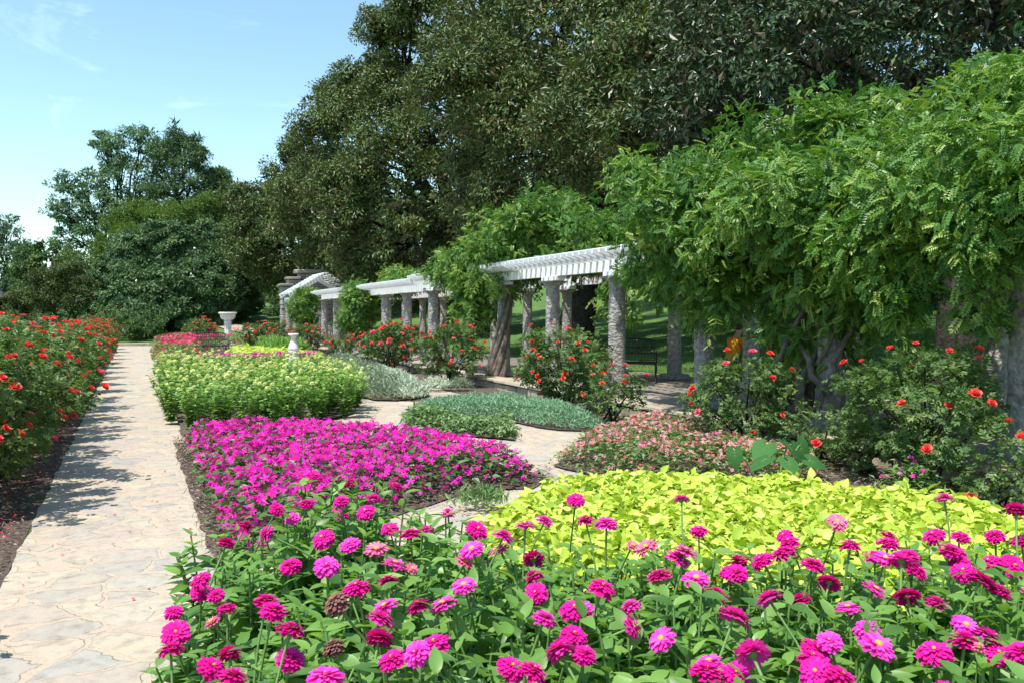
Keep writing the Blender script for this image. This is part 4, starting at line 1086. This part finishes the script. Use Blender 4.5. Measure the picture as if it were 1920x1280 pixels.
# ------------------------------------------------------------------ roses
def rose_bloom(seed, mat):
    r = np.random.default_rng(seed); m = MB(); V, [F] = leaf_fine(.95, 3, .35, -.15, blunt=.8)
    for k, (n, el, s) in enumerate(((6, 12, 1.0), (6, 35, .92), (5, 58, .78), (4, 76, .6), (3, 86, .45))):
        for i in range(n):
            a = 2 * PI * (i + .5 * (k % 2)) / n + r.normal() * .15; e = math.radians(el + r.normal() * 7)
            al = np.array([[math.cos(a) * math.cos(e), math.sin(a) * math.cos(e), math.sin(e)]]); up = np.array([[-math.cos(a) * math.sin(e), -math.sin(a) * math.sin(e), math.cos(e)]])
            inst(m, (V, [F]), al * .06, frames(al, up), s * r.uniform(.85, 1.1), 0, np.array([r.random()]), True)
    return mesh_from(m, 'bloom', [M[mat]])
RB = [rose_bloom(1, 'rose_petal'), rose_bloom(2, 'rose_petal'), rose_bloom(3, 'rose_petal'), rose_bloom(4, 'rose_petal_pink')]


def rose_leaf_tpl():
    V = []; F = []
    for (bx_, by_, a, L) in ((0, .25, 1.0, .45), (0, .25, -1.0, .45), (0, .55, .8, .5), (0, .55, -.8, .5), (0, .6, 0, .55)):
        d = np.array([math.sin(a), math.cos(a), 0]); s = np.array([d[1], -d[0], 0]); b0 = np.array([bx_, by_, 0.]); k = len(V)
        V += [b0, b0 + d * L * .45 + s * L * .32 + [0, 0, .04], b0 + d * L + [0, 0, -.08], b0 + d * L * .45 - s * L * .32 + [0, 0, .04]]
        F += [[k, k + 1, k + 2], [k, k + 2, k + 3]]
    return np.array(V), [np.array(F)]
RLEAF = rose_leaf_tpl()


def rose_meshes(seed, h=1.25, r=.75, ncl=95, nleaf=27, low=.24):
    """unit bush: foliage mesh, stems mesh, list of bloom places"""
    q = np.random.default_rng(seed)
    f = MB(); s = MB(); tips = []
    for i in range(ncl):
        a = q.uniform(0, 2 * PI); v = q.random(); 
        z = low * h + (1 - low) * h * v
        prof = math.sin(PI * min(1, .16 + .72 * v)) ** .6
        rr = r * prof * math.sqrt(q.uniform(.12, 1.05)) * (1 + .18 * math.sin(3 * a + seed))
        p = np.array([rr * math.cos(a), rr * math.sin(a), z]); out = norm(np.array([p[0], p[1], (z - .5 * h) * .8 + .15]))
        tips.append((p, out, rr / r))
        n = nleaf
        off = rdir(n) * (.14 * rng.random(n) ** .5)[:, None]
        al = norm(rdir(n) * .8 + out * .7 + [0, 0, -.1]); upv = norm(np.array([0, 0, .7]) + out * .6 + rdir(n) * .5)
        inst(f, RLEAF, p + off, frames(al, upv), .090 * rng.uniform(.7, 1.25, n), 0, np.clip(.25 * q.random() + rng.random(n) * .62, 0, 1))
        if i % 4 == 0:
            b0 = np.array([q.normal() * .07, q.normal() * .07, 0]); mid = np.array([p[0] * .35, p[1] * .35, z * .55])
            tube(s, [b0, mid, p], [.016, .011, .005], 5, cap=False)
    fm = mesh_from(f, 'foliage', [M['rose_leaf']]); sm = mesh_from(s, 'stems', [M['bark']])
    tips = [t for t in tips if t[2] > .35 or t[0][2] > .8 * h]
    return fm, sm, tips
RM = [rose_meshes(s, ncl=n) for s, n in ((21, 100), (22, 92), (23, 105), (24, 96))]
RMS = [rose_meshes(31, .55, .34, 30, 12, .15), rose_meshes(32, .55, .34, 26, 12, .15)]


def rose_bush(label, x, y, size, nbl, var, group, z=0.03, bloom=.042, towards=None, small=False, top=.5):
    fm, sm, tips = (RMS if small else RM)[var % (2 if small else 4)]
    rz = rng.uniform(0, 2 * PI)
    r = thing('rose_bush', label, 'rose bush', (x, y, z), rz, group, size)
    link('foliage', fm, r); link('stems', sm, r)
    cr, sr = math.cos(rz), math.sin(rz)
    cand = []
    for p, o, q in tips:
        w = np.array([cr * o[0] - sr * o[1], sr * o[0] + cr * o[1], o[2]])
        v = norm(EYE - np.array([x, y, p[2]]))
        cand.append((w @ v * .7 + w[2] * top + rng.normal() * .45, p, o))
    cand.sort(key=lambda t: -t[0])
    for i in range(nbl):
        _, p, o = cand[i % len(cand)]
        c = p + o * .19 + rng.normal(size=3) * (.03 if i < len(cand) else .1)
        up = norm(o + np.array([0, 0, .7])); qt = Vector((0, 0, 1)).rotation_difference(Vector(up))
        k = rng.choice(4, p=[.3, .3, .25, .15]); b_ = link('bloom', RB[k], r, tuple(c))
        b_.rotation_euler = qt.to_euler(); s_ = bloom * rng.uniform(.7, 1.2) / size; b_.scale = (s_, s_, s_)
    return r


ordn = ['first', 'second', 'third', 'fourth', 'fifth', 'sixth', 'seventh', 'eighth', 'ninth', 'tenth', 'eleventh', 'twelfth', 'thirteenth', 'fourteenth', 'fifteenth', 'sixteenth', 'seventeenth', 'eighteenth', 'nineteenth', 'twentieth']
hg = 'coral rose hedge along the path'
ys = [4.4, 8.3, 9.9, 11.5, 13.3, 15.0, 16.8, 18.7, 20.7, 22.8, 25.0, 27.4, 30, 32.8, 35.8, 39, 42.5, 46.2]
for i, y in enumerate(ys):
    near = y < 9
    rose_bush(f'coral rose bush in the path hedge, {ordn[i]} from the near end', (-1.42 if i else -1.8) + rng.normal() * .05, y, 1.13 if y < 16 else 1.04, 42 if y < 14 else 46, i, hg, bloom=.048 if y < 20 else .058)
for i, (x, y) in enumerate(((-3.0, 6.4), (-3.0, 8.4), (-3.1, 10.6), (-3.0, 13), (-3.0, 16), (-3.0, 19.5), (-3.0, 24))):
    rose_bush(f'coral rose bush in the row behind the path hedge, {ordn[i]} from the near end', x, y, 1.24, 16, i + 2, hg, bloom=.048)

pgp = 'rose bushes along the pergola terrace'
def rb_at(px, y_or_x, *, X=None):
    """ground point on the line of sight of px at border depth X"""
    u = (px - 960) / FPX; ang = YAW + math.atan(u)
    return X, X / math.tan(ang)
for (px, X, s, nb, var, lb) in ((1060, 7.05, 1.06, 30, 0, 'wide coral rose bush beside the granite column, roses along its top'),
                               (845, 6.85, 1.04, 32, 1, 'coral rose bush just before the twisted wisteria trunk'),
                               (732, 6.85, 1.08, 34, 2, 'coral rose bush between the silver santolina and white roof columns'),
                               (1398, 6.9, .86, 12, 3, 'dark rose bush behind the pale pink vinca, few red roses'),
                               (1738, 7.1, .98, 15, 1, 'tall open red rose bush growing before the shaded terrace'),
                               (640, 7.0, .7, 12, 2, 'short rose bush at the foot of the far clump of vine'),
                               (575, 6.6, .95, 12, 3, 'distant coral rose bush just behind the white sundial'),
                               (512, 6.2, .98, 14, 0, 'distant orange rose bush between birdbath and sundial'),
                               (470, 5.2, .9, 10, 1, 'distant rose bush close to the birdbath foot'),
                               (378, 3.2, 1.1, 12, 2, 'distant red rose bush behind the crimson bed and bench')):
    x, y = rb_at(px, 0, X=X)
    rose_bush(lb, x, y, s, nb + (8 if y > 20 else 0), var, pgp, bloom=.047 if y < 20 else .066, top=.9)
for (px, X, s, nb, var, lb) in ((1150, 6.6, 1.25, 7, 0, 'small rose bush with bunched coral roses beside the wide bush'),
                               (1545, 7.1, 1.0, 1, 1, 'small rose plant with one red rose by the vine trunk'),
                               (1620, 7.0, .9, 0, 0, 'small leafy rose plant without flowers on the mulch'),
                               (1872, 6.75, 1.0, 3, 1, 'small rose plant with three large red roses by the kerb')):
    x, y = rb_at(px, 0, X=X); rose_bush(lb, x, y, s, nb, var, pgp, small=True, bloom=.05, top=1.5)

# pink vinca clump and grey tuft, on their own
def clump(name, label, cat, pos, r, h, leaf, lmat, size, n, fl=0, fmat=None, fsize=.025, tilt=.2):
    root = thing(name, label, cat, (*pos, .03)); P = np.array([(r * math.cos(a), r * math.sin(a)) for a in np.linspace(0, 2 * PI, 14, endpoint=False)])
    m = MB(); carpet(P, h, n / area(P), leaf, size, 0, m, .3, .15, edge=r * .7, tilt=tilt); m.build('foliage', M[lmat], root)
    if fl:
        q = sample(P * .9, fl)
        for (a, c) in q:
            m = MB(); hh = h * math.sqrt(max(.1, 1 - math.hypot(a, c) / r)) + .03
            inst(m, FIVE, np.array([[0, 0, 0.]]), frames(rdir(1), np.array([[-.3, -.4, 1.]]))[:, :, [1, 0, 2]] * np.array([1, 1, -1]), fsize, 0); o = m.build('flower', M[fmat], root); o.location = (a, c, hh)
    return root
x, y = rb_at(1713, 0, X=6.55); clump('vinca_plant', 'lone bushy vinca with small pink flowers on the mulch', 'plant', (x, y), .3, .34, LQ, 'vinca_leaf', .07, 420, 12, 'petal_pink', .026)
p = at(893, 965, 0); clump('grass_tuft', 'small green tuft at the tip of the lime carpet', 'plant', (p[0] + .1, p[1] + .15), .19, .16, LQ_NARROW, 'basil_leaf', .10, 300, tilt=1.2)
p = at(815, 733, 0); clump('santolina_plant', 'small round silver plant beside the silver carpet', 'plant', (p[0], p[1]), .36, .3, LQ_NARROW, 'silver_leaf', .1, 700, tilt=1.2)
p = at(860, 733, 0); clump('lavender_plant', 'small grey green clump under the rose bush', 'plant', (p[0], p[1]), .3, .28, LQ_NARROW, 'grey_leaf', .1, 500, tilt=1.0)

# elephant ears in the lime carpet
O_ = [(0, 1), (.13, .82), (.27, .58), (.38, .3), (.42, .05), (.38, -.18), (.28, -.34), (.16, -.38), (.05, -.22), (0, -.02)]
O_ = O_ + [(-x, y) for x, y in O_[-2:0:-1]]
EV = [(0, .15, 0)] + [(x * .55, .15 + (y - .15) * .55, .10 * abs(x)) for x, y in O_] + [(x, y, .10 * abs(x) - .22 * x * x - .16 * max(0, y) ** 2 + .02 * math.sin(9 * y)) for x, y in O_]
k_ = len(O_)
EAR = (np.array(EV), [np.array([[0, 1 + i, 1 + (i + 1) % k_] for i in range(k_)]), np.array([[1 + i, 1 + k_ + i, 1 + k_ + (i + 1) % k_, 1 + (i + 1) % k_] for i in range(k_)])])
ep = at(1450, 905, .1); ee = thing('elephant_ear', 'elephant ear plant with broad leaves rising from lime carpet', 'plant', (ep[0], ep[1], .03))
for (dx, dy, z, L, a, e) in ((.00, .12, .52, .36, -2.7, -.55), (.17, .0, .54, .36, -1.1, -.75), (-.20, -.12, .45, .30, -3.0, -.35), (.36, .05, .52, .30, -.4, -1.0), (-.42, .05, .50, .24, -2.0, -1.25), (-.02, -.22, .43, .28, -1.9, -.5), (.26, -.2, .42, .24, -.7, -.4)):
    c, s = math.cos(a), math.sin(a)
    m = MB(); T = EAR
    al = np.array([[c * math.cos(e), s * math.cos(e), math.sin(e)]]); up = np.array([[-.5, -.5, .9]]) + np.array([[c, s, 0]]) * .4 + rng.normal(size=(1, 3)) * .38
    inst(m, T, np.array([[dx, dy, z - .12]]), frames(al, up), L * .74, 0, rng.random(1), True)
    ez = lambda x, y: .10 * abs(x) - .22 * x * x - .16 * max(0, y) ** 2 + .012
    Fm = frames(al, up)[0]
    veins = [[(0, .02), (0, .4), (0, .9)]] + [[(0, b_), (sx * w_ * .55, b_ + .10 * k_s), (sx * w_, b_ + .16 * k_s)] for sx in (-1, 1) for b_, w_, k_s in ((.62, .16, 1.2), (.38, .27, 1.2), (.14, .34, .9), (.04, .32, -1.2))]
    for vn in veins:
        tube(m, [np.array([dx, dy, z - .12]) + Fm @ (np.array([x_, y_, ez(x_, y_)]) * L * .74) for x_, y_ in vn], [.0022, .0018, .001], 4, 1, cap=False)
    m2 = m.build('leaf', [M['ear_leaf'], M['stem_green']], ee)
    m = MB(); tube(m, [(dx * .3, dy * .3, 0), (dx * .7, dy * .7, z * .6), (dx, dy, z - .12)], [.014, .011, .008], 6); m.build('leaf_stalk', M['stem_green'], m2)

# ------------------------------------------------------------------ zinnias
PET = leaf_fine(.40, 3, .18, .12, blunt=.7)
def zinnia_bloom(seed, mat, rings, eye=.55, stalk=.34, droop=0):
    r = np.random.default_rng(seed); m = MB()
    for k, (n, el, ln, rad, z) in enumerate(rings):
        for i in range(n):
            a = 2 * PI * (i + .5 * (k % 2)) / n + r.normal() * .06; e = math.radians(el + droop + r.normal() * 6)
            al = np.array([[math.cos(a) * math.cos(e), math.sin(a) * math.cos(e), math.sin(e)]]); up = np.array([[-math.cos(a) * math.sin(e), -math.sin(a) * math.sin(e), math.cos(e)]])
            inst(m, PET, np.array([[math.cos(a) * rad, math.sin(a) * rad, z]]), frames(al, up), ln * r.uniform(.88, 1.1), 0, np.array([np.clip(.1 + .75 * (k / max(1, len(rings) - 1)) * .5 + r.random() * .45, 0, 1)]), True)
    tube(m, [(0, 0, -stalk), (.006, .004, -stalk * .5), (0, 0, -.004)], [.0042, .004, .0045], 6, mat=2)
    lathe(m, [(.004, -.014), (.013, -.008), (.014, .002)], 10, mat=2)
    e_ = eye if len(rings) > 3 else 1.0; lathe(m, [(.012 * e_, .008), (.011 * e_, .014), (.006 * e_, .018), (.0005, .019)], 10, mat=1)
    return mesh_from(m, 'flower', [M[mat], M['flower_eye'], M['stem_green']])
full = [(17, -14, .043, .006, 0), (17, -3, .042, .006, .003), (15, 7, .037, .006, .006), (13, 18, .030, .005, .009), (11, 34, .022, .004, .011), (8, 58, .013, .003, .012)]
opn = [(15, -6, .042, .007, .002), (14, 8, .038, .007, .006), (12, 24, .030, .006, .010)]
smal = [(12, 6, .026, .005, .004), (12, 28, .022, .005, .008), (9, 50, .016, .004, .012)]
pomp = [(16, -30, .037, .006, .002), (16, -12, .039, .006, .005), (16, 3, .037, .006, .009), (14, 18, .031, .005, .012), (12, 36, .024, .004, .015), (10, 60, .016, .003, .017)]
ZB_ = {'deep': [zinnia_bloom(1, 'petal_magenta', full), zinnia_bloom(2, 'petal_magenta', pomp), zinnia_bloom(3, 'petal_magenta', full, droop=-8)],
       'bright': [zinnia_bloom(4, 'petal_pink', full), zinnia_bloom(5, 'petal_pink', opn), zinnia_bloom(6, 'petal_pink', pomp)],
       'pale': [zinnia_bloom(7, 'petal_pale', smal), zinnia_bloom(8, 'petal_pale', opn)],
       'dry': [zinnia_bloom(9, 'petal_dry', pomp, droop=-20)]}


def zinnia_foliage(seed):
    q = np.random.default_rng(seed); f = MB(); s = MB()
    ns = q.integers(7, 10)
    for i in range(ns):
        a = q.uniform(0, 2 * PI); sp_ = q.uniform(.03, .17); H = q.uniform(.60, .86)
        p0 = np.array([0, 0, 0.]); p1 = np.array([math.cos(a) * sp_ * .5, math.sin(a) * sp_ * .5, H * .5]); p2 = np.array([math.cos(a) * sp_, math.sin(a) * sp_, H])
        tube(s, [p0, p1, p2], [.006, .005, .004], 5, cap=False)
        nn = 8; ph = q.uniform(0, PI)
        for k in range(nn):
            t_ = .28 + .72 * (k / (nn - 1)) ** .8; p = (1 - t_) * p0 + t_ * p2
            for sgn in (0, PI):
                az = ph + sgn + k * PI / 2 + q.normal() * .25
                el = math.radians(q.uniform(-5, 40) + 20 * (t_ > .9))
                al = np.array([[math.cos(az) * math.cos(el), math.sin(az) * math.cos(el), math.sin(el)]])
                up = np.array([[0, 0, 1.]]) + q.normal(size=(1, 3)) * .28
                L = q.uniform(.09, .15) * (1 if t_ < .9 else .65)
                inst(f, LF_ZIN, p[None], frames(al, up), L, 0, np.array([np.clip(.15 + .35 * t_ + q.normal() * .2, 0, 1)]), True)
    return mesh_from(f, 'foliage', [M['zinnia_leaf']]), mesh_from(s, 'stems', [M['stem_green']])
ZF = [zinnia_foliage(s) for s in range(40, 48)]

BL = """590 893 d;742 910 d;575 945 d;640 940 d;685 958 d;660 905 d;840 962 b;895 992 d;945 1003 b;425 1018 d;548 972 b;605 1008 d;655 1020 b;730 990 d;770 1000 d;800 995 b;612 1062 b;740 1058 b;772 1066 p;706 1030 p;872 1055 p;885 1030 b;938 1030 b;985 985 b;1022 975 b;1080 936 d;1097 972 d;1137 980 b;1278 935 b;1310 993 d;1185 1023 p;1212 1026 p;1285 1033 b;1272 1045 b;1470 1003 d;1468 1034 d;1570 978 p;1595 1020 d;1668 1005 d;1665 1018 d;1770 932 b;1750 1002 d;1802 1006 d;1866 1005 d;1905 955 d;1915 1012 d;1640 1045 b;1385 1053 d;1428 1050 d;1525 1058 d;1700 1045 d;1690 1050 b;1780 1033 d;1792 1036 d;1798 1058 d;1855 1052 d;1806 1070 d;1840 1085 d;1875 1105 d;1000 1047 d;1000 1080 d;1005 1112 d;1130 1100 d;1235 1078 d;1305 1085 b;1555 1090 d;1440 1120 b;1500 1125 d;1590 1140 b;1640 1105 b;1700 1115 d;1755 1130 d;1345 1112 d;1380 1075 d;870 1097 b;830 1133 b;722 1137 b;716 1160 b;1020 1160 b;1090 1143 b;1076 1190 d;1185 1175 b;1182 1138 b;1095 1228 d;960 1250 d;1000 1256 d;1625 1180 b;1645 1210 b;1810 1172 b;1855 1192 b;1915 1225 d;1530 1260 d;1577 1268 d;1410 1225 b;1325 1258 d;1380 1265 d;610 1270 b;782 1225 b;815 1205 d;735 1235 d;625 1212 y;545 1177 d;512 1146 d;500 1125 d;425 1138 d;405 1115 d;375 1085 d;377 1110 d;325 1148 d;330 1185 d;320 1215 d;430 1225 d;398 1250 d;436 1270 d;400 1168 p;545 1062 d;630 1130 y;668 1100 d;655 1110 d;1480 1015 d;1900 1060 d;460 985 d;500 1000 b;640 965 d;520 955 d;700 935 b;1780 1300 d;1200 1310 b;820 1320 d;1480 1340 d;560 1335 d;1660 1350 b;1000 1350 b""".split(';')
plants = []   # [x, y, [(pos, kind)]]
for _ in range(18):      # smaller blooms half hidden among the leaves
    BL.append(f'{rng.uniform(430, 1910):.0f} {rng.uniform(1040, 1270):.0f} {rng.choice(list("dddbbs"))}')
for e in BL:
    px, py, k = e.split(); px, py = float(px), float(py)
    z = .81 + rng.normal() * .025 + (.08 if py < 990 and px > 1050 else 0) + (.04 if py < 960 else 0)
    if k == 's' or (len(plants) > 70 and rng.random() < .3): z -= .05
    if px < 480: z = .62 + rng.normal() * .03 + .12 * (py < 1060)
    w = at(px, py, z)
    best = None
    for q in plants:
        if math.hypot(q[0] - w[0], q[1] - w[1]) < .15 and len(q[2]) < 4: best = q; break
    if best is None:
        best = [w[0] + rng.normal() * .04, w[1] + rng.normal() * .04, []]; plants.append(best)
    best[2].append((w, {'d': 'deep', 'b': 'bright', 'p': 'pale', 'y': 'dry', 's': 'deep'}[k]))
q = sample(P_ZIN, 2600)
for c in q:
    d = min(math.hypot(c[0] - o[0], c[1] - o[1]) for o in plants)
    if d > .20 and c @ FW[:2] > 1.05: plants.append([c[0], c[1], []])
print('zinnia plants', len(plants))
wname = {1: 'a single', 2: 'two', 3: 'three', 4: 'four'}
zcount = {}
for i, (x, y, fl) in enumerate(plants):
    d = x * FW[0] + y * FW[1]; lat = x * RT[0] + y * RT[1]
    where = 'along the flagged path edge' if x < .62 else 'bordering the magenta carpet' if (d > 3.6 and lat < .2) else 'against the lime carpet' if d > 3.15 else 'in the nearest front rows' if d < 2.25 else 'in the middle of the front bed'
    if fl:
        kinds = [k for _, k in fl]; kk = max(set(kinds), key=kinds.count)
        what = {'deep': 'deep magenta', 'bright': 'bright pink', 'pale': 'faded pale pink', 'dry': 'dried brown'}[kk]
        lbl = f'zinnia with {wname[len(fl)]} {what} bloom{"s" if len(fl) > 1 else ""} {where}'
    else:
        lbl = f'leafy zinnia without a full bloom {where}'
    hs = 1.0
    if fl: hs = np.clip(min(w[2] for w, _ in fl) / .84, .7, 1.12)
    elif d > 2.9: hs = .86
    if d > 3.2 and lat > 0: hs = min(hs, .84)
    if x < .62: hs *= .85
    r = thing('zinnia_plant', lbl, 'zinnia', (x, y, .02), 0, 'zinnias in the foreground bed')
    fm, sm = ZF[i % 8]; rz = rng.uniform(0, 6.28)
    for me, nm in ((fm, 'foliage'), (sm, 'stems')):
        o = link(nm, me, r, None, (0, 0, rz)); s_ = rng.uniform(.92, 1.1); o.scale = (s_, s_, hs * .96)
    if not fl and rng.random() < .3:
        o = link('bud', ZB_['pale'][0], r, (rng.normal() * .06, rng.normal() * .06, (.76 if d < 2.9 else .66) * hs + .06), (rng.normal() * .3, rng.normal() * .3, 0)); o.scale = (.55, .55, .8)
    for w, k in fl:
        me = ZB_[k][rng.integers(0, len(ZB_[k]))]
        o = link('flower', me, r, tuple(w - np.array([x, y, .02])))
        tl = (rng.normal() * .30 + .17, rng.normal() * .30 - .10, rng.uniform(0, 6.28)); o.rotation_euler = tl
        s_ = rng.uniform(.80, 1.06); o.scale = (s_, s_, s_ * .88)

# pale yellow zinnias: copies of four plants
def yz_plant(seed):
    q = np.random.default_rng(seed); f = MB(); tops = []
    for i in range(11):
        a = q.uniform(0, 2 * PI); sp_ = q.uniform(.06, .36); H = q.uniform(.50, .78); p2 = np.array([math.cos(a) * sp_, math.sin(a) * sp_, H])
        tube(f, [(0, 0, 0), p2], [.005, .003], 4, cap=False, tint=.3); tops.append(p2)
        n = 38; t_ = .04 + .94 * q.random(n); p = p2 * t_[:, None]; az = q.uniform(0, 2 * PI, n)
        al = np.stack([np.cos(az), np.sin(az), q.uniform(-.1, .7, n)], 1)
        inst(f, LF_MED, p, frames(al, norm(np.array([0, 0, 1.]) + q.normal(size=(n, 3)) * .35)), .085 * q.uniform(.7, 1.3, n), 0, np.clip(q.random(n) * .6 + .35 * t_, 0, 1))
    return mesh_from(f, 'foliage', [M['yzin_leaf']]), tops
YF = [yz_plant(s) for s in (60, 61, 62, 63)]
def yz_bloom(seed):
    m = MB(); r = np.random.default_rng(seed)
    for k, (n, el, ln, z) in enumerate(((10, -8, 1, 0), (10, 18, .9, .12), (8, 45, .7, .22))):
        for i in range(n):
            a = 2 * PI * (i + .5 * (k % 2)) / n; e = math.radians(el)
            al = np.array([[math.cos(a) * math.cos(e), math.sin(a) * math.cos(e), math.sin(e)]]); up = np.array([[-math.cos(a) * math.sin(e), -math.sin(a) * math.sin(e), math.cos(e)]])
            inst(m, leaf_quad(.5, .06, .05, .6), np.array([[0, 0, z]]), frames(al, up), ln, 0, r.random(1))
    return mesh_from(m, 'bloom', [M['yzin_petal']])
YB = yz_bloom(5)
cand = sample(offset_poly(P_YZIN, -.14), 1800); chosen = []
for c in cand:
    if all(math.hypot(c[0] - o[0], c[1] - o[1]) > .36 for o in chosen): chosen.append(c)
for i, c in enumerate(chosen):
    fm, tops = YF[i % 4]
    where = 'at the path side of the tall bed' if c[0] < 1.1 else 'in the front row above the magenta carpet' if c[1] < 14.9 else 'at the silver carpet side of the tall bed' if c[0] > 3.7 else 'deep inside the tall bed'
    r = thing('yellow_zinnia_plant', f'pale yellow zinnia {where}', 'zinnia', (c[0], c[1], .03), rng.uniform(0, 6.28), 'pale yellow zinnias of the tall bed', rng.uniform(.86, 1.06))
    link('foliage', fm, r)
    for tp in tops[:9]:
        o = link('bloom', YB, r, tuple(tp + [0, 0, .03 + rng.uniform(0, .05)])); s_ = rng.uniform(.028, .046); o.scale = (s_,) * 3; o.rotation_euler = (rng.normal() * .3, rng.normal() * .3, 0)
print('yellow zinnias', len(chosen))

# ------------------------------------------------------------------ sky, sun, camera
SUN_EL, SUN_DIR = math.radians(67), np.array([-1.0, -.48])      # towards the sun on the ground plan
az = math.atan2(SUN_DIR[0], SUN_DIR[1])                          # clockwise from +Y
wd = bpy.data.worlds.new('World'); SC.world = wd; wd.use_nodes = True
nt = wd.node_tree; bg = nt.nodes['Background']
sky = nt.nodes.new('ShaderNodeTexSky'); sky.sky_type = 'NISHITA'; sky.sun_disc = False
sky.sun_elevation = SUN_EL; sky.sun_rotation = az
sky.air_density = 1.0; sky.dust_density = .6; sky.ozone_density = 1.3
# thin wisps of cloud
tc = nt.nodes.new('ShaderNodeTexCoord'); mp = nt.nodes.new('ShaderNodeMapping'); mp.inputs['Scale'].default_value = (2.2, 2.2, 7.0)
nt.links.new(tc.outputs['Generated'], mp.inputs[0])
cn = nt.nodes.new('ShaderNodeTexNoise'); cn.inputs['Scale'].default_value = 2.2; cn.inputs['Detail'].default_value = 9; cn.inputs['Roughness'].default_value = .62; cn.inputs['Distortion'].default_value = .6
nt.links.new(mp.outputs[0], cn.inputs['Vector'])
cr = nt.nodes.new('ShaderNodeMapRange'); cr.inputs[1].default_value = .62; cr.inputs[2].default_value = .92; cr.inputs[3].default_value = 0; cr.inputs[4].default_value = .4
nt.links.new(cn.outputs['Fac'], cr.inputs[0])
mx = nt.nodes.new('ShaderNodeMix'); mx.data_type = 'RGBA'; mx.inputs[7].default_value = (7.5, 8.2, 8.8, 1)
nt.links.new(cr.outputs[0], mx.inputs[0]); nt.links.new(sky.outputs[0], mx.inputs[6])
gm = nt.nodes.new('ShaderNodeMix'); gm.data_type = 'RGBA'; gm.blend_type = 'MULTIPLY'; gm.inputs[0].default_value = 1; gm.inputs[7].default_value = (1.0, 1.12, 1.03, 1)
nt.links.new(mx.outputs[2], gm.inputs[6]); nt.links.new(gm.outputs[2], bg.inputs['Color']); bg.inputs['Strength'].default_value = .14

sl = bpy.data.lights.new('sun', 'SUN'); sl.energy = 4.0; sl.angle = math.radians(.53); sl.color = (1.0, .955, .88)
so = bpy.data.objects.new('sun', sl); COL.objects.link(so)
sv = Vector((SUN_DIR[0], SUN_DIR[1], 0)).normalized() * math.cos(SUN_EL) + Vector((0, 0, math.sin(SUN_EL)))
so.rotation_euler = sv.to_track_quat('Z', 'Y').to_euler(); so.location = (-20, -5, 40)

cam = bpy.data.cameras.new('camera'); co = bpy.data.objects.new('camera', cam); COL.objects.link(co)
co.location = tuple(EYE); co.rotation_euler = (PI / 2 - PITCH, 0, -YAW)
cam.sensor_width = 36; cam.lens = FPX / 1920 * 36; cam.clip_start = .05; cam.clip_end = 3000
SC.camera = co
SC.view_settings.view_transform = 'Standard'; SC.view_settings.look = 'None'
SC.view_settings.exposure = .8; SC.view_settings.gamma = 1
SC.cycles.max_bounces = 8; SC.cycles.transparent_max_bounces = 8
